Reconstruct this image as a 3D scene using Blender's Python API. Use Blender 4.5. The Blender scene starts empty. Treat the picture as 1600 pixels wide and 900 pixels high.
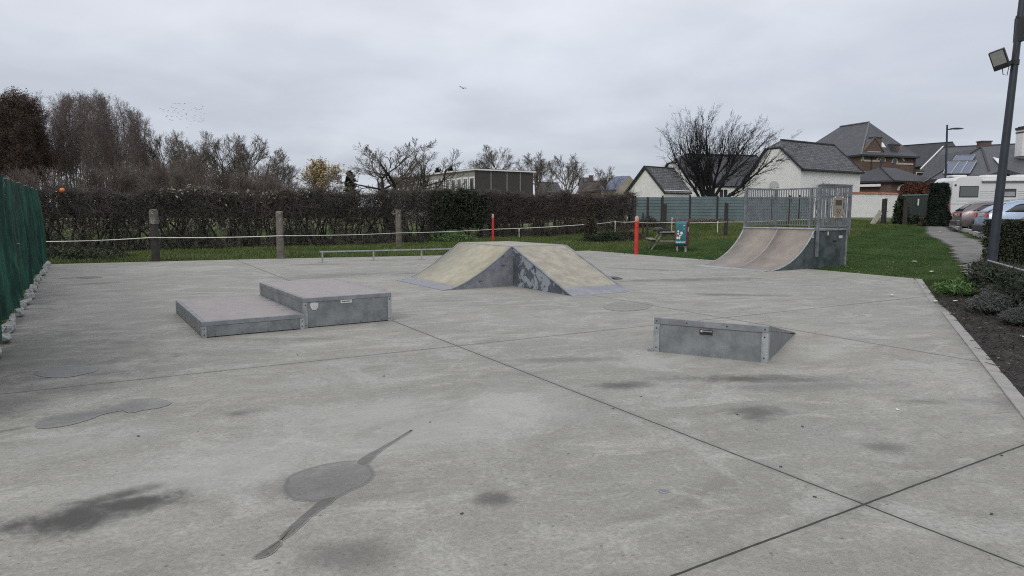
import bpy, math, random
import numpy as np
from mathutils import Vector, Matrix
R = math.radians
rnd = random.Random(7)
scn = bpy.context.scene
COL = scn.collection

# ------------------------------------------------------------------ camera model (1600x900 photo)
F_PX, CAM_H = 1050.0, 1.5
TH = math.atan(115 / F_PX)
cT, sT = math.cos(TH), math.sin(TH)
def ray(px, py):
    u = (px - 800) / F_PX; v = (450 - py) / F_PX
    return u, cT + v * sT, -sT + v * cT
def G(px, py, z=0.0):
    a, b, c = ray(px, py); t = (z - CAM_H) / c
    return Vector((a * t, b * t, z))
def P(px, py, Y):
    a, b, c = ray(px, py); t = Y / b
    return Vector((a * t, Y, CAM_H + c * t))

cam_d = bpy.data.cameras.new('camera'); cam = bpy.data.objects.new('camera', cam_d); COL.objects.link(cam)
cam_d.sensor_width = 36; cam_d.lens = 36 * F_PX / 1600; cam_d.clip_end = 3000; cam_d.clip_start = 0.05
cam.location = (0, 0, CAM_H); cam.rotation_euler = (R(90) - TH, 0, 0); scn.camera = cam

# ------------------------------------------------------------------ materials
def nt(name):
    m = bpy.data.materials.new(name); m.use_nodes = True
    t = m.node_tree; return m, t, t.nodes['Principled BSDF']
def node(t, typ, ins=None, **kw):
    n = t.nodes.new(typ)
    for k, v in kw.items(): setattr(n, k, v)
    if ins:
        for k, v in ins.items():
            if isinstance(v, bpy.types.NodeSocket): t.links.new(v, n.inputs[k])
            else: n.inputs[k].default_value = v
    return n
def c4(c): return (c[0], c[1], c[2], 1)
def math_n(t, op, a, b=None, c=None, clamp=False):
    ins = {0: a}
    if b is not None: ins[1] = b
    if c is not None: ins[2] = c
    return node(t, 'ShaderNodeMath', ins, operation=op, use_clamp=clamp).outputs[0]
def mixc(t, fac, a, b, mode='MIX'):
    n = node(t, 'ShaderNodeMix', data_type='RGBA', blend_type=mode)
    for s, v in ((n.inputs[0], fac), (n.inputs[6], a), (n.inputs[7], b)):
        if isinstance(v, bpy.types.NodeSocket): t.links.new(v, s)
        else: s.default_value = v if isinstance(v, (int, float)) else c4(v)
    return n.outputs[2]
def mr(t, v, a, b, c=0.0, d=1.0, smooth=True):
    n = node(t, 'ShaderNodeMapRange', {0: v, 1: a, 2: b, 3: c, 4: d})
    if smooth: n.interpolation_type = 'SMOOTHSTEP'
    return n.outputs[0]
def noise(t, vec, scale, detail=4, rough=0.55, dist=0.0):
    return node(t, 'ShaderNodeTexNoise', {'Vector': vec, 'Scale': scale, 'Detail': detail, 'Roughness': rough, 'Distortion': dist}).outputs[0]
def objco(t): return node(t, 'ShaderNodeTexCoord').outputs['Object']
def uvco(t): return node(t, 'ShaderNodeTexCoord').outputs['UV']
def bump(t, bs, h, strength=0.3, dist=0.01):
    b = node(t, 'ShaderNodeBump', {'Height': h, 'Strength': strength, 'Distance': dist})
    t.links.new(b.outputs[0], bs.inputs['Normal'])

def M(name, col, rough=0.7, metal=0.0, var=0.25, scale=6.0, col2=None, thr=None, bmp=0.2, fine=40.0, spec=None, dirt=None):
    """painted / weathered surface: two noise scales vary the colour; thr makes hard-edged chips of col2"""
    m, t, b = nt(name); co = objco(t)
    n1 = noise(t, co, scale, 6, 0.6); n2 = noise(t, co, fine, 3, 0.6)
    lo = tuple(x * (1 - var) for x in col); hi = tuple(min(1, x * (1 + var)) for x in col)
    c = mixc(t, mr(t, n1, 0.3, 0.7), lo, hi)
    c = mixc(t, mr(t, n2, 0.35, 0.65, 0, 0.35), c, tuple(x * 0.6 for x in col))
    if col2 is not None:
        f = mr(t, noise(t, co, scale * 0.8, 8, 0.7, 0.6), thr, thr + 0.03) if thr else mr(t, n1, 0.35, 0.65)
        c = mixc(t, f, c, col2)
    t.links.new(c, b.inputs['Base Color'])
    t.links.new(mr(t, n1, 0.3, 0.7, max(0.02, rough - 0.1), min(1, rough + 0.1)), b.inputs['Roughness'])
    b.inputs['Metallic'].default_value = metal
    if spec is not None: b.inputs['Specular IOR Level'].default_value = spec
    if bmp: bump(t, b, n2, bmp, 0.01)
    return m

def M_leaf(name, a, b_, scale=1.5, rough=0.75, trans=0.0):
    m, t, b = nt(name); co = objco(t)
    f = mr(t, noise(t, co, scale, 3), 0.3, 0.7)
    c = mixc(t, f, a, b_)
    f2 = mr(t, noise(t, co, scale * 25, 2), 0.35, 0.65)
    c = mixc(t, math_n(t, 'MULTIPLY', f2, 0.6), c, tuple(x * 1.5 for x in b_))
    t.links.new(c, b.inputs['Base Color']); b.inputs['Roughness'].default_value = rough
    b.inputs['Specular IOR Level'].default_value = 0.25
    return m

def M_brick(name, c1, c2, mortar, bw=0.22, bh=0.075, ms=0.01, rough=0.85, wash=0.0, bmp=0.5):
    m, t, b = nt(name); uv = uvco(t)
    br = node(t, 'ShaderNodeTexBrick', {'Vector': uv, 'Color1': c4(c1), 'Color2': c4(c2), 'Mortar': c4(mortar), 'Scale': 1.0,
        'Mortar Size': ms, 'Mortar Smooth': 0.3, 'Brick Width': bw, 'Row Height': bh, 'Bias': 0.0})
    n1 = noise(t, uv, 0.9, 6, 0.65)
    c = mixc(t, mr(t, n1, 0.3, 0.75, 0, 0.45 if c1[0] < .5 else .22), br.outputs[0], tuple(x * (0.5 if c1[0] < .5 else .75) for x in c1))
    n2 = noise(t, uv, 9, 4, 0.7)
    c = mixc(t, mr(t, n2, 0.45, 0.75, 0, 0.3), c, tuple(min(1, x * 1.5) for x in c2))
    t.links.new(c, b.inputs['Base Color']); b.inputs['Roughness'].default_value = rough
    bump(t, b, math_n(t, 'ADD', math_n(t, 'MULTIPLY', br.outputs[1], -1), math_n(t, 'MULTIPLY', n2, 0.4)), bmp, 0.02)
    return m

MAT = {}
MAT['galv'] = M('galvanised_steel', (0.36, 0.38, 0.39), 0.5, 0.55, 0.2, 7, bmp=0.05)
MAT['rail_grey'] = M('dark_weathered_railing', (0.19, 0.205, 0.222), 0.55, 0.3, 0.25, 5, bmp=0.05)
MAT['galv_dull'] = M('dull_galvanised_steel', (0.24, 0.255, 0.27), 0.55, 0.35, 0.25, 5, bmp=0.05)
MAT['panel'] = M('blue_grey_panel', (0.185, 0.2, 0.21), 0.5, 0.1, 0.28, 4.5, bmp=0.08, fine=90)
MAT['panel_dark'] = M('dark_slate_panel', (0.05, 0.068, 0.07), 0.45, 0.05, 0.25, 2.5, bmp=0.06, col2=(0.085, 0.1, 0.105))
MAT['worn_panel'] = M('worn_painted_panel', (0.19, 0.2, 0.225), 0.55, 0, 0.25, 4.5, col2=(0.07, 0.078, 0.09), thr=0.6, bmp=0.1)
MAT['worn_panel2'] = M('peeling_painted_panel', (0.075, 0.09, 0.11), 0.55, 0, 0.25, 3.6, col2=(0.25, 0.28, 0.31), thr=0.515, bmp=0.1)
MAT['ply_top'] = M('brown_grey_deck_board', (0.29, 0.256, 0.245), 0.5, 0, 0.16, 5.0, bmp=0.08, fine=120)
MAT['ply_qp'] = M('worn_brown_ramp_board', (0.25, 0.216, 0.186), 0.55, 0, 0.18, 3.0, bmp=0.08, fine=25)
MAT['ply_yellow'] = M('weathered_yellow_ramp_board', (0.36, 0.335, 0.25), 0.6, 0, 0.18, 4.0, bmp=0.15, fine=45)
MAT['ply_tan'] = M('weathered_tan_ramp_board', (0.32, 0.295, 0.235), 0.6, 0, 0.25, 5.0, bmp=0.2, fine=35)
MAT['flap'] = M('scuffed_steel_flap', (0.27, 0.275, 0.3), 0.5, 0.4, 0.2, 5, bmp=0.06)
MAT['bolt'] = M('dark_bolt', (0.05, 0.05, 0.055), 0.5, 0.3, 0.1, bmp=0)
MAT['black'] = M('black_plastic', (0.018, 0.019, 0.02), 0.5, 0, 0.2, bmp=0)
MAT['label_black'] = M('black_label', (0.012, 0.013, 0.015), 0.4, 0, 0.1, bmp=0)
MAT['label_white'] = M('white_label', (0.55, 0.55, 0.53), 0.5, 0, 0.1, bmp=0)
MAT['silver'] = M('silver_print', (0.38, 0.38, 0.39), 0.5, 0, 0.1, bmp=0)
MAT['red'] = M('red_paint', (0.5, 0.035, 0.02), 0.5, 0, 0.15, 4, bmp=0.05)
MAT['wood_post'] = M('weathered_post_wood', (0.13, 0.115, 0.1), 0.9, 0, 0.4, 5, col2=(0.27, 0.26, 0.24), thr=0.6, bmp=0.6, fine=24)
MAT['wood_dark'] = M('dark_post_wood', (0.035, 0.032, 0.03), 0.9, 0, 0.4, 6, bmp=0.6, fine=24)
MAT['wood_pale'] = M('pale_weathered_wood', (0.33, 0.31, 0.27), 0.85, 0, 0.25, 6, bmp=0.4, fine=20)
MAT['table_wood'] = M('mossy_table_wood', (0.21, 0.21, 0.165), 0.85, 0, 0.3, 8, bmp=0.4, fine=30)
MAT['rope'] = M('white_rope', (0.72, 0.7, 0.64), 0.7, 0, 0.1, bmp=0)
MAT['teal'] = M('teal_bin_plastic', (0.02, 0.15, 0.175), 0.4, 0, 0.2, 5, bmp=0.03)
MAT['maroon'] = M('dark_red_bin_plastic', (0.14, 0.02, 0.04), 0.45, 0, 0.2, 5, bmp=0.03)
MAT['white_print'] = M('white_print', (0.75, 0.76, 0.76), 0.5, 0, 0.05, bmp=0)
MAT['pole'] = M('dark_blue_grey_pole', (0.03, 0.038, 0.05), 0.42, 0.2, 0.2, 4, bmp=0.03)
MAT['lamp_glass'] = M('lamp_front_glass', (0.3, 0.31, 0.29), 0.25, 0, 0.1, 14, bmp=0)
MAT['grey_box'] = M('grey_housing', (0.32, 0.33, 0.34), 0.5, 0, 0.1, bmp=0)
MAT['whitewash'] = M_brick('whitewashed_brick', (0.76, 0.76, 0.75), (0.82, 0.82, 0.81), (0.66, 0.66, 0.65), bmp=0.5)
MAT['white_wall'] = M('white_rendered_wall', (0.72, 0.72, 0.71), 0.85, 0, 0.07, 0.5, bmp=0.15, fine=6)
MAT['brick_red'] = M_brick('red_brown_brick', (0.1, 0.055, 0.042), (0.14, 0.078, 0.058), (0.15, 0.135, 0.125))
MAT['brick_orange'] = M_brick('orange_brick', (0.2, 0.09, 0.055), (0.25, 0.12, 0.075), (0.22, 0.19, 0.17))
MAT['stone'] = M('cream_stone_trim', (0.47, 0.43, 0.36), 0.8, 0, 0.15, 3, bmp=0.2)
MAT['beige_wall'] = M('beige_gable_wall', (0.4, 0.36, 0.28), 0.85, 0, 0.12, 1, bmp=0.1)
MAT['slate'] = M_brick('mottled_slate_roof', (0.045, 0.047, 0.052), (0.14, 0.142, 0.15), (0.02, 0.02, 0.022), 0.3, 0.22, 0.025, 0.65, bmp=1.0)
MAT['slate_fine'] = M_brick('blue_grey_slate_roof', (0.055, 0.06, 0.07), (0.085, 0.09, 0.1), (0.04, 0.042, 0.05), 0.28, 0.2, 0.015, 0.55, bmp=0.5)
MAT['slate_dark'] = M_brick('dark_slate_roof', (0.035, 0.037, 0.043), (0.05, 0.052, 0.06), (0.02, 0.02, 0.024), 0.3, 0.22, 0.015, 0.6, bmp=0.5)
MAT['tile_brown'] = M_brick('brown_tile_roof', (0.06, 0.047, 0.042), (0.085, 0.065, 0.055), (0.03, 0.026, 0.024), 0.3, 0.3, 0.02, 0.8)
MAT['orange_tile'] = M('orange_coping_tile', (0.27, 0.1, 0.06), 0.8, 0, 0.35, 4, bmp=0.4, fine=10)
MAT['white_trim'] = M('white_painted_trim', (0.72, 0.72, 0.72), 0.6, 0, 0.06, bmp=0)
MAT['fascia'] = M('dark_roof_edge', (0.025, 0.026, 0.03), 0.6, 0, 0.2, bmp=0)
MAT['school_panel'] = M('dark_brown_cladding', (0.045, 0.038, 0.036), 0.6, 0, 0.12, 0.6, bmp=0.05, fine=4)
MAT['school_wall'] = M('pale_grey_facade', (0.3, 0.29, 0.275), 0.8, 0, 0.12, 0.5, bmp=0.1, fine=5)
MAT['solar'] = M_brick('solar_cells', (0.055, 0.07, 0.13), (0.06, 0.078, 0.14), (0.2, 0.22, 0.28), 0.17, 0.17, 0.006, 0.2, bmp=0)
MAT['fence_slat'] = M('grey_green_fence_slat', (0.10, 0.145, 0.148), 0.6, 0, 0.2, 1.2, bmp=0.1, fine=12)
MAT['gate'] = M('dark_green_gate', (0.02, 0.035, 0.03), 0.6, 0, 0.2, 2, bmp=0.1)
MAT['concrete_grey'] = M('grey_concrete_base', (0.2, 0.2, 0.19), 0.9, 0, 0.25, 3, bmp=0.3)
MAT['white_lump'] = M('dirty_white_concrete', (0.33, 0.34, 0.33), 0.9, 0, 0.35, 9, col2=(0.08, 0.1, 0.09), thr=0.62, bmp=0.5)
MAT['camper'] = M('white_camper_shell', (0.66, 0.68, 0.68), 0.35, 0, 0.04, 1, bmp=0)
MAT['camper_dirty'] = M('camper_grey_trim', (0.3, 0.31, 0.32), 0.5, 0, 0.1, 3, bmp=0)
MAT['car_brown'] = M('brown_grey_car_paint', (0.17, 0.152, 0.158), 0.3, 0.45, 0.04, 1, bmp=0)
MAT['car_blue'] = M('pale_blue_car_paint', (0.36, 0.45, 0.58), 0.28, 0.35, 0.04, 1, bmp=0)
MAT['car_white'] = M('white_car_paint', (0.68, 0.72, 0.75), 0.25, 0, 0.04, 1, bmp=0)
MAT['bumper'] = M('dark_bumper_plastic', (0.045, 0.043, 0.045), 0.6, 0, 0.1, bmp=0)
MAT['tyre'] = M('black_tyre_rubber', (0.02, 0.02, 0.02), 0.85, 0, 0.1, bmp=0)
MAT['orange'] = M('orange_plastic', (0.7, 0.2, 0.04), 0.5, 0, 0.1, bmp=0)
MAT['litter'] = M('white_litter', (0.7, 0.7, 0.68), 0.7, 0, 0.15, bmp=0)
MAT['bird'] = M('dark_feathers', (0.02, 0.02, 0.022), 0.8, 0, 0.1, bmp=0)
def M_glass(name, col, rough=0.08):
    m, t, b = nt(name); b.inputs['Base Color'].default_value = c4(col); b.inputs['Roughness'].default_value = rough
    b.inputs['Specular IOR Level'].default_value = 0.7
    n = noise(t, objco(t), 2.0, 2); bump(t, b, n, 0.03, 0.02)
    return m
MAT['glass'] = M_glass('dark_window_glass', (0.02, 0.024, 0.028))
MAT['glass_grey'] = M_glass('grey_window_glass', (0.1, 0.115, 0.12), 0.2)
MAT['light_red'] = M_glass('red_tail_light_lens', (0.55, 0.02, 0.02), 0.15)

MAT['bark'] = M('dark_grey_bark', (0.032, 0.029, 0.028), 0.9, 0, 0.35, 6, bmp=0.5, fine=20)
MAT['bark_purple'] = M('purple_brown_twigs', (0.135, 0.104, 0.095), 0.9, 0, 0.3, 1.2, bmp=0)
MAT['rust_twig'] = M('rust_brown_twigs', (0.07, 0.043, 0.034), 0.9, 0, 0.3, 1.2, bmp=0)
MAT['bark_olive'] = M('olive_grey_twigs', (0.13, 0.112, 0.096), 0.9, 0, 0.35, 1.0, bmp=0)
MAT['bark_birch'] = M('grey_birch_bark', (0.12, 0.11, 0.1), 0.85, 0, 0.5, 2, bmp=0.3)
MAT['bark_black'] = M('near_black_bark', (0.018, 0.017, 0.018), 0.9, 0, 0.3, 5, bmp=0.3)
MAT['rust_leaf'] = M_leaf('rusty_needles', (0.03, 0.021, 0.017), (0.055, 0.036, 0.028), 0.8)
MAT['hedge_twig'] = M('hedge_twigs', (0.1, 0.086, 0.077), 0.95, 0, 0.45, 0.9, bmp=0)
MAT['hedge_twig2'] = M('purple_hedge_twigs', (0.11, 0.09, 0.083), 0.95, 0, 0.35, 0.9, bmp=0)
MAT['hedge_leaf'] = M_leaf('dull_hedge_leaves', (0.026, 0.026, 0.017), (0.062, 0.052, 0.034), 1.0)
MAT['fluff'] = M_leaf('pale_seed_heads', (0.2, 0.18, 0.15), (0.28, 0.26, 0.21), 2)
MAT['ivy'] = M_leaf('dark_ivy_leaves', (0.01, 0.018, 0.01), (0.02, 0.034, 0.016), 1.5, 0.55)
MAT['yew'] = M_leaf('dark_conifer_needles', (0.01, 0.016, 0.012), (0.018, 0.028, 0.02), 2)
MAT['box_leaf'] = M_leaf('clipped_hedge_leaves', (0.022, 0.03, 0.017), (0.042, 0.05, 0.028), 3)
MAT['rust_hedge'] = M_leaf('red_brown_hedge_leaves', (0.075, 0.03, 0.022), (0.11, 0.05, 0.035), 1)
MAT['yellow_leaf'] = M_leaf('yellow_autumn_leaves', (0.26, 0.18, 0.07), (0.36, 0.27, 0.12), 1.5)
MAT['brown_leaf'] = M_leaf('dry_brown_leaves', (0.09, 0.07, 0.05), (0.15, 0.12, 0.09), 3)
MAT['lavender'] = M_leaf('grey_green_shrub_leaves', (0.05, 0.058, 0.055), (0.105, 0.115, 0.112), 4)
MAT['weed'] = M_leaf('fresh_green_weed_leaves', (0.05, 0.1, 0.03), (0.1, 0.17, 0.06), 3)
MAT['mulch_bits'] = M('bark_mulch_bits', (0.045, 0.036, 0.03), 0.95, 0, 0.5, 9, bmp=0)
MAT['leaf_litter'] = M_leaf('fallen_leaves', (0.07, 0.05, 0.035), (0.17, 0.13, 0.1), 6)

def M_grassblade(name, cols, scale=0.25):
    m, t, b = nt(name); co = objco(t)
    f = mr(t, noise(t, co, scale, 5, 0.6), 0.32, 0.68)
    c = mixc(t, f, cols[0], cols[1])
    f2 = mr(t, noise(t, co, 9, 3), 0.55, 0.75)
    c = mixc(t, f2, c, cols[2])
    t.links.new(c, b.inputs['Base Color']); b.inputs['Roughness'].default_value = 0.7
    b.inputs['Specular IOR Level'].default_value = 0.2
    return m
MAT['lawn'] = M_grassblade('lawn_blades', ((0.026, 0.062, 0.014), (0.062, 0.118, 0.03), (0.12, 0.135, 0.055)), .7)
MAT['rough_grass'] = M_grassblade('rough_grass_blades', ((0.05, 0.085, 0.02), (0.12, 0.145, 0.05), (0.2, 0.19, 0.09)), 0.6)

# ground: grass, soil and worn patches
def mk_ground():
    m, t, b = nt('grassy_ground'); co = objco(t)
    n1 = noise(t, co, 0.3, 6, 0.65); n2 = noise(t, co, 5, 5, 0.7); n3 = noise(t, co, 40, 3, 0.6)
    c = mixc(t, mr(t, n1, 0.35, 0.65), (0.03, 0.058, 0.015), (0.06, 0.1, 0.03))
    c = mixc(t, mr(t, n2, 0.4, 0.7, 0, 0.6), c, (0.075, 0.085, 0.03))
    c = mixc(t, mr(t, n3, 0.45, 0.7, 0, 0.5), c, (0.02, 0.03, 0.012))
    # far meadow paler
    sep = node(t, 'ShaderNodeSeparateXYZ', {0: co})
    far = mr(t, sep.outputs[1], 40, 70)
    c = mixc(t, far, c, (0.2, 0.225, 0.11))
    t.links.new(c, b.inputs['Base Color']); b.inputs['Roughness'].default_value = 0.95
    b.inputs['Specular IOR Level'].default_value = 0.1
    bump(t, b, math_n(t, 'ADD', n2, n3), 0.8, 0.04)
    return m
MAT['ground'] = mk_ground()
MAT['soil'] = M('dark_mulch_soil', (0.022, 0.019, 0.017), 0.95, 0, 0.4, 5, bmp=1.0, fine=30, col2=(0.05, 0.042, 0.036), thr=0.56)
MAT['gravel'] = M('worn_gravel_path', (0.155, 0.148, 0.14), 0.95, 0, 0.3, 1.4, bmp=0.8, fine=25)
MAT['asphalt'] = M('car_park_asphalt', (0.06, 0.06, 0.06), 0.9, 0, 0.2, 1, bmp=0.4, fine=40)
MAT['kerb'] = M('pale_kerb_concrete', (0.30, 0.29, 0.27), 0.85, 0, 0.15, 4, bmp=0.3, fine=50)
MAT['kerb_far'] = M('white_parking_kerb', (0.45, 0.44, 0.42), 0.85, 0, 0.2, 2, bmp=0.2)

def mk_concrete(nm='skatepark_concrete', wet=None, wr=.3):
    m, t, b = nt(nm); co = objco(t)
    # brushed streaks run across the slab
    rot = node(t, 'ShaderNodeVectorRotate', {'Vector': co, 'Angle': R(-24)}, rotation_type='Z_AXIS').outputs[0]
    st = node(t, 'ShaderNodeVectorMath', {0: rot, 1: (0.5, 1.35, 1)}, operation='MULTIPLY').outputs[0]
    n1 = noise(t, st, 0.55, 5, 0.62, 0.5); n2 = noise(t, st, 2.6, 6, 0.7, 0.8)
    n3 = noise(t, co, 0.22, 5, 0.6); n4 = noise(t, co, 38, 3, 0.75); n5 = noise(t, co, 150, 2, 0.6)
    c = mixc(t, mr(t, n1, 0.34, 0.66), (0.285, 0.278, 0.255), (0.365, 0.356, 0.332))
    c = mixc(t, mr(t, n3, 0.42, 0.6, 0, 0.75), c, (0.265, 0.262, 0.245)); c = mixc(t, mr(t, noise(t, st, .9, 6, .6, 1.5), .5, .68, 0, .6), c, (.225, .22, .2))
    c = mixc(t, mr(t, n2, 0.52, 0.66, 0, 0.65), c, (0.46, 0.45, 0.425))
    c = mixc(t, mr(t, n2, 0.47, 0.34, 0, 0.6), c, (0.185, 0.178, 0.158))
    n6 = noise(t, co, 1.1, 6, 0.72, 1.2); n7 = noise(t, co, 12, 4, 0.75)
    c = mixc(t, mr(t, n6, 0.52, 0.62, 0, 0.5), c, (0.235, 0.228, 0.208))
    c = mixc(t, mr(t, n6, 0.47, 0.38, 0, 0.5), c, (0.45, 0.445, 0.425))
    c = mixc(t, mr(t, n7, 0.5, 0.66, 0, 0.35), c, (0.2, 0.195, 0.178))
    c = mixc(t, mr(t, n7, 0.47, 0.34, 0, 0.22), c, (0.5, 0.49, 0.46))
    # yellowish warm patches
    c = mixc(t, mr(t, noise(t, co, 0.45, 3), 0.52, 0.7, 0, 0.35), c, (0.34, 0.325, 0.27))
    sp = mr(t, n4, 0.36, 0.64)
    c = mixc(t, math_n(t, 'MULTIPLY', sp, 0.42), c, (0.14, 0.135, 0.12))
    c = mixc(t, mr(t, n5, 0.45, 0.7, 0, 0.32), c, (0.52, 0.51, 0.48))
    # short dark flecks
    fl = noise(t, node(t, 'ShaderNodeVectorMath', {0: rot, 1: (.45, 1.5, 1)}, operation='MULTIPLY').outputs[0], 55, 2, .5)
    c = mixc(t, mr(t, fl, .64, .72, 0, .6), c, (.12, .115, .1))
    # small pits
    vo = node(t, 'ShaderNodeTexVoronoi', {'Vector': co, 'Scale': 14.0, 'Randomness': 1.0})
    pit = math_n(t, 'MULTIPLY', mr(t, vo.outputs['Distance'], 0.16, 0.07), mr(t, noise(t, co, 9.0, 2), 0.48, 0.58))
    c = mixc(t, math_n(t, 'MULTIPLY', pit, 0.6), c, (0.09, 0.09, 0.085))
    # pale hairline scrapes / trowel arcs
    wv = noise(t, st, 1.3, 3, 0.5, 2.5)
    arc = math_n(t, 'SUBTRACT', 1.0, mr(t, math_n(t, 'ABSOLUTE', math_n(t, 'SUBTRACT', wv, 0.53)), 0.0, 0.006), clamp=True)
    c = mixc(t, math_n(t, 'MULTIPLY', arc, mr(t, n3, 0.45, 0.62, 0, 0.35)), c, (0.5, 0.5, 0.49))
    # pale cement wash left by trowelling across the middle of the slab
    for (c0, c1, asp, st_) in (((330, 735), (640, 655), .3, .75), ((720, 655), (1010, 600), .3, .8), ((560, 640), (760, 615), .3, .6), ((130, 690), (330, 650), .35, .5), ((1120, 560), (1420, 552), .15, .5), ((470, 600), (640, 585), .25, .45), ((860, 500), (1010, 490), .25, .45), ((300, 420), (500, 415), .2, .4)):
        a = G(*c0); e = G(*c1); ax = e - a; L = ax.length; ang = math.atan2(ax.y, ax.x)
        v = node(t, 'ShaderNodeVectorMath', {0: co, 1: tuple(a)}, operation='SUBTRACT').outputs[0]
        v = node(t, 'ShaderNodeVectorRotate', {'Vector': v, 'Angle': -ang}, rotation_type='Z_AXIS').outputs[0]
        v = node(t, 'ShaderNodeVectorMath', {0: v, 1: (1 / L, 1 / (L * min(1, asp * 1.7)), 0)}, operation='MULTIPLY').outputs[0]
        d = node(t, 'ShaderNodeVectorMath', {0: v}, operation='LENGTH').outputs[1]
        f = mr(t, math_n(t, 'ADD', d, math_n(t, 'MULTIPLY', math_n(t, 'ADD', n2, n6), 1.6)), 2.5, 1.6, 0, st_)
        c = mixc(t, math_n(t, 'MULTIPLY', f, .62), c, (0.43, 0.43, 0.415))
    # damp stains, each where it lies: (px,py centre) and (px,py) of one end of the long axis, aspect, strength
    wob = noise(t, co, 2.6, 6, 0.7, 0.5); wob2 = noise(t, co, 11, 4, 0.75)
    wsum = math_n(t, 'ADD', math_n(t, 'MULTIPLY', wob, 1.9), math_n(t, 'MULTIPLY', wob2, 0.55))
    tot = None
    S = [((100, 812), (-70, 840), .32, 1.0), ((200, 788), (335, 778), .26, 1.0), ((185, 775), (262, 755), .3, .95), ((30, 820), (-60, 850), .4, .9), ((232, 762), (262, 752), .5, .6),
         ((778, 779), (815, 775), .75, .75), ((1183, 646), (1228, 640), .5, .7), ((973, 602), (1020, 599), .4, .9),
         ((1180, 592), (1370, 592), .10, .75), ((1385, 700), (1430, 700), .5, .5), ((372, 646), (405, 640), .45, .6), ((540, 865), (640, 850), .4, .45),
         ((1440, 628), (1490, 628), .25, .45), ((1150, 461), (1240, 463), .16, .6), ((1080, 437), (1230, 434), .1, .6), ((1010, 421), (1090, 424), .1, .5),
         ((118, 434), (160, 432), .25, .85), ((150, 443), (195, 440), .35, .6), ((70, 441), (95, 440), .3, .6), ((485, 757), (575, 750), .55, .35), ((150, 645), (270, 630), .25, .35), ((60, 453), (90, 452), .3, .5),
         ((500, 413), (560, 412), .25, .5), ((530, 430), (640, 424), .25, .4), ((640, 427), (660, 426), .6, .5), ((890, 562), (1010, 560), .12, .4),
         ((1250, 604), (1440, 598), .1, .4), ((10, 470), (45, 440), .18, .6), ((-25, 560), (8, 505), .4, .7), ((-20, 640), (20, 610), .5, .5),
         ((15, 672), (70, 662), .12, .5), ((440, 530), (560, 528), .12, .3), ((700, 470), (640, 471), .2, .35), ((1100, 408), (1030, 405), .12, .4)]
    for (c0, c1, asp, s) in S:
        a = G(*c0); e = G(*c1); ax = e - a; L = ax.length; ang = math.atan2(ax.y, ax.x)
        v = node(t, 'ShaderNodeVectorMath', {0: co, 1: tuple(a)}, operation='SUBTRACT').outputs[0]
        v = node(t, 'ShaderNodeVectorRotate', {'Vector': v, 'Angle': -ang}, rotation_type='Z_AXIS').outputs[0]
        # aspect given in the picture; ground ellipses: short axis in metres
        v = node(t, 'ShaderNodeVectorMath', {0: v, 1: (1 / L, 1 / (L * min(1, asp * 1.7)), 0)}, operation='MULTIPLY').outputs[0]
        d = node(t, 'ShaderNodeVectorMath', {0: v}, operation='LENGTH').outputs[1]
        f = mr(t, math_n(t, 'ADD', d, wsum), 2.35, 1.35, 0, s)
        tot = f if tot is None else math_n(t, 'MAXIMUM', tot, f)
    c = mixc(t, tot, c, (0.05, 0.046, 0.04))
    # dirt washed up along the net and the kerb
    for (pa_, pb_, wd_, st_) in ((G(68, 413), G(0, 517), 0.3, .5), (G(1485, 489), G(1600, 623), 0.3, .35)):
        dr = (pb_ - pa_).normalized(); n = Vector((-dr.y, dr.x, 0))
        dt = node(t, 'ShaderNodeVectorMath', {0: co, 1: tuple(n)}, operation='DOT_PRODUCT').outputs[1]
        dd = math_n(t, 'ABSOLUTE', math_n(t, 'SUBTRACT', dt, n.dot(pa_)))
        f = mr(t, math_n(t, 'ADD', dd, math_n(t, 'MULTIPLY', math_n(t, 'SUBTRACT', wsum, 1.2), wd_ * .9)), wd_, 0.05, 0, st_)
        c = mixc(t, f, c, (0.075, 0.07, 0.06))
    # joints
    jm = None; wj = math_n(t, 'MULTIPLY', math_n(t, 'SUBTRACT', noise(t, co, 3, 3), 0.5), 0.012)
    wk = math_n(t, 'MULTIPLY', noise(t, co, 25, 3), 0.006)
    for (p, q, w) in JOINTS:
        a = G(*p); e = G(*q); dr = (e - a).normalized(); n = Vector((-dr.y, dr.x, 0))
        dt = node(t, 'ShaderNodeVectorMath', {0: co, 1: tuple(n)}, operation='DOT_PRODUCT').outputs[1]
        dd = math_n(t, 'ABSOLUTE', math_n(t, 'ADD', math_n(t, 'SUBTRACT', dt, n.dot(a)), wj))
        lim = math_n(t, 'ADD', wk, w)
        f = math_n(t, 'LESS_THAN', dd, lim)
        jm = f if jm is None else math_n(t, 'MAXIMUM', jm, f)
        soft = mr(t, dd, 0.0, 0.07, 0.3, 0)
        c = mixc(t, soft, c, (0.16, 0.155, 0.145))
    c = mixc(t, math_n(t, 'MULTIPLY', jm, 0.93), c, (0.02, 0.02, 0.019))
    c = mixc(t, 1.0, c, (0.91, 0.905, 0.87), 'MULTIPLY')
    if wet:
        at_ = node(t, 'ShaderNodeAttribute', attribute_name='wet').outputs['Fac']
        edge = math_n(t, 'ADD', at_, math_n(t, 'MULTIPLY', math_n(t, 'SUBTRACT', wob2, .5), .25), clamp=True)
        c = mixc(t, edge, c, mixc(t, 1.0, c, wet, 'MULTIPLY'))
    t.links.new(c, b.inputs['Base Color'])
    ro = mixc(t, tot, (0.72,) * 3, (0.45,) * 3)
    if wet: t.links.new(math_n(t, 'SUBTRACT', .72, math_n(t, 'MULTIPLY', at_, .72 - wr)), b.inputs['Roughness'])
    else: t.links.new(ro, b.inputs['Roughness'])
    b.inputs['Specular IOR Level'].default_value = 0.4
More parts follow.
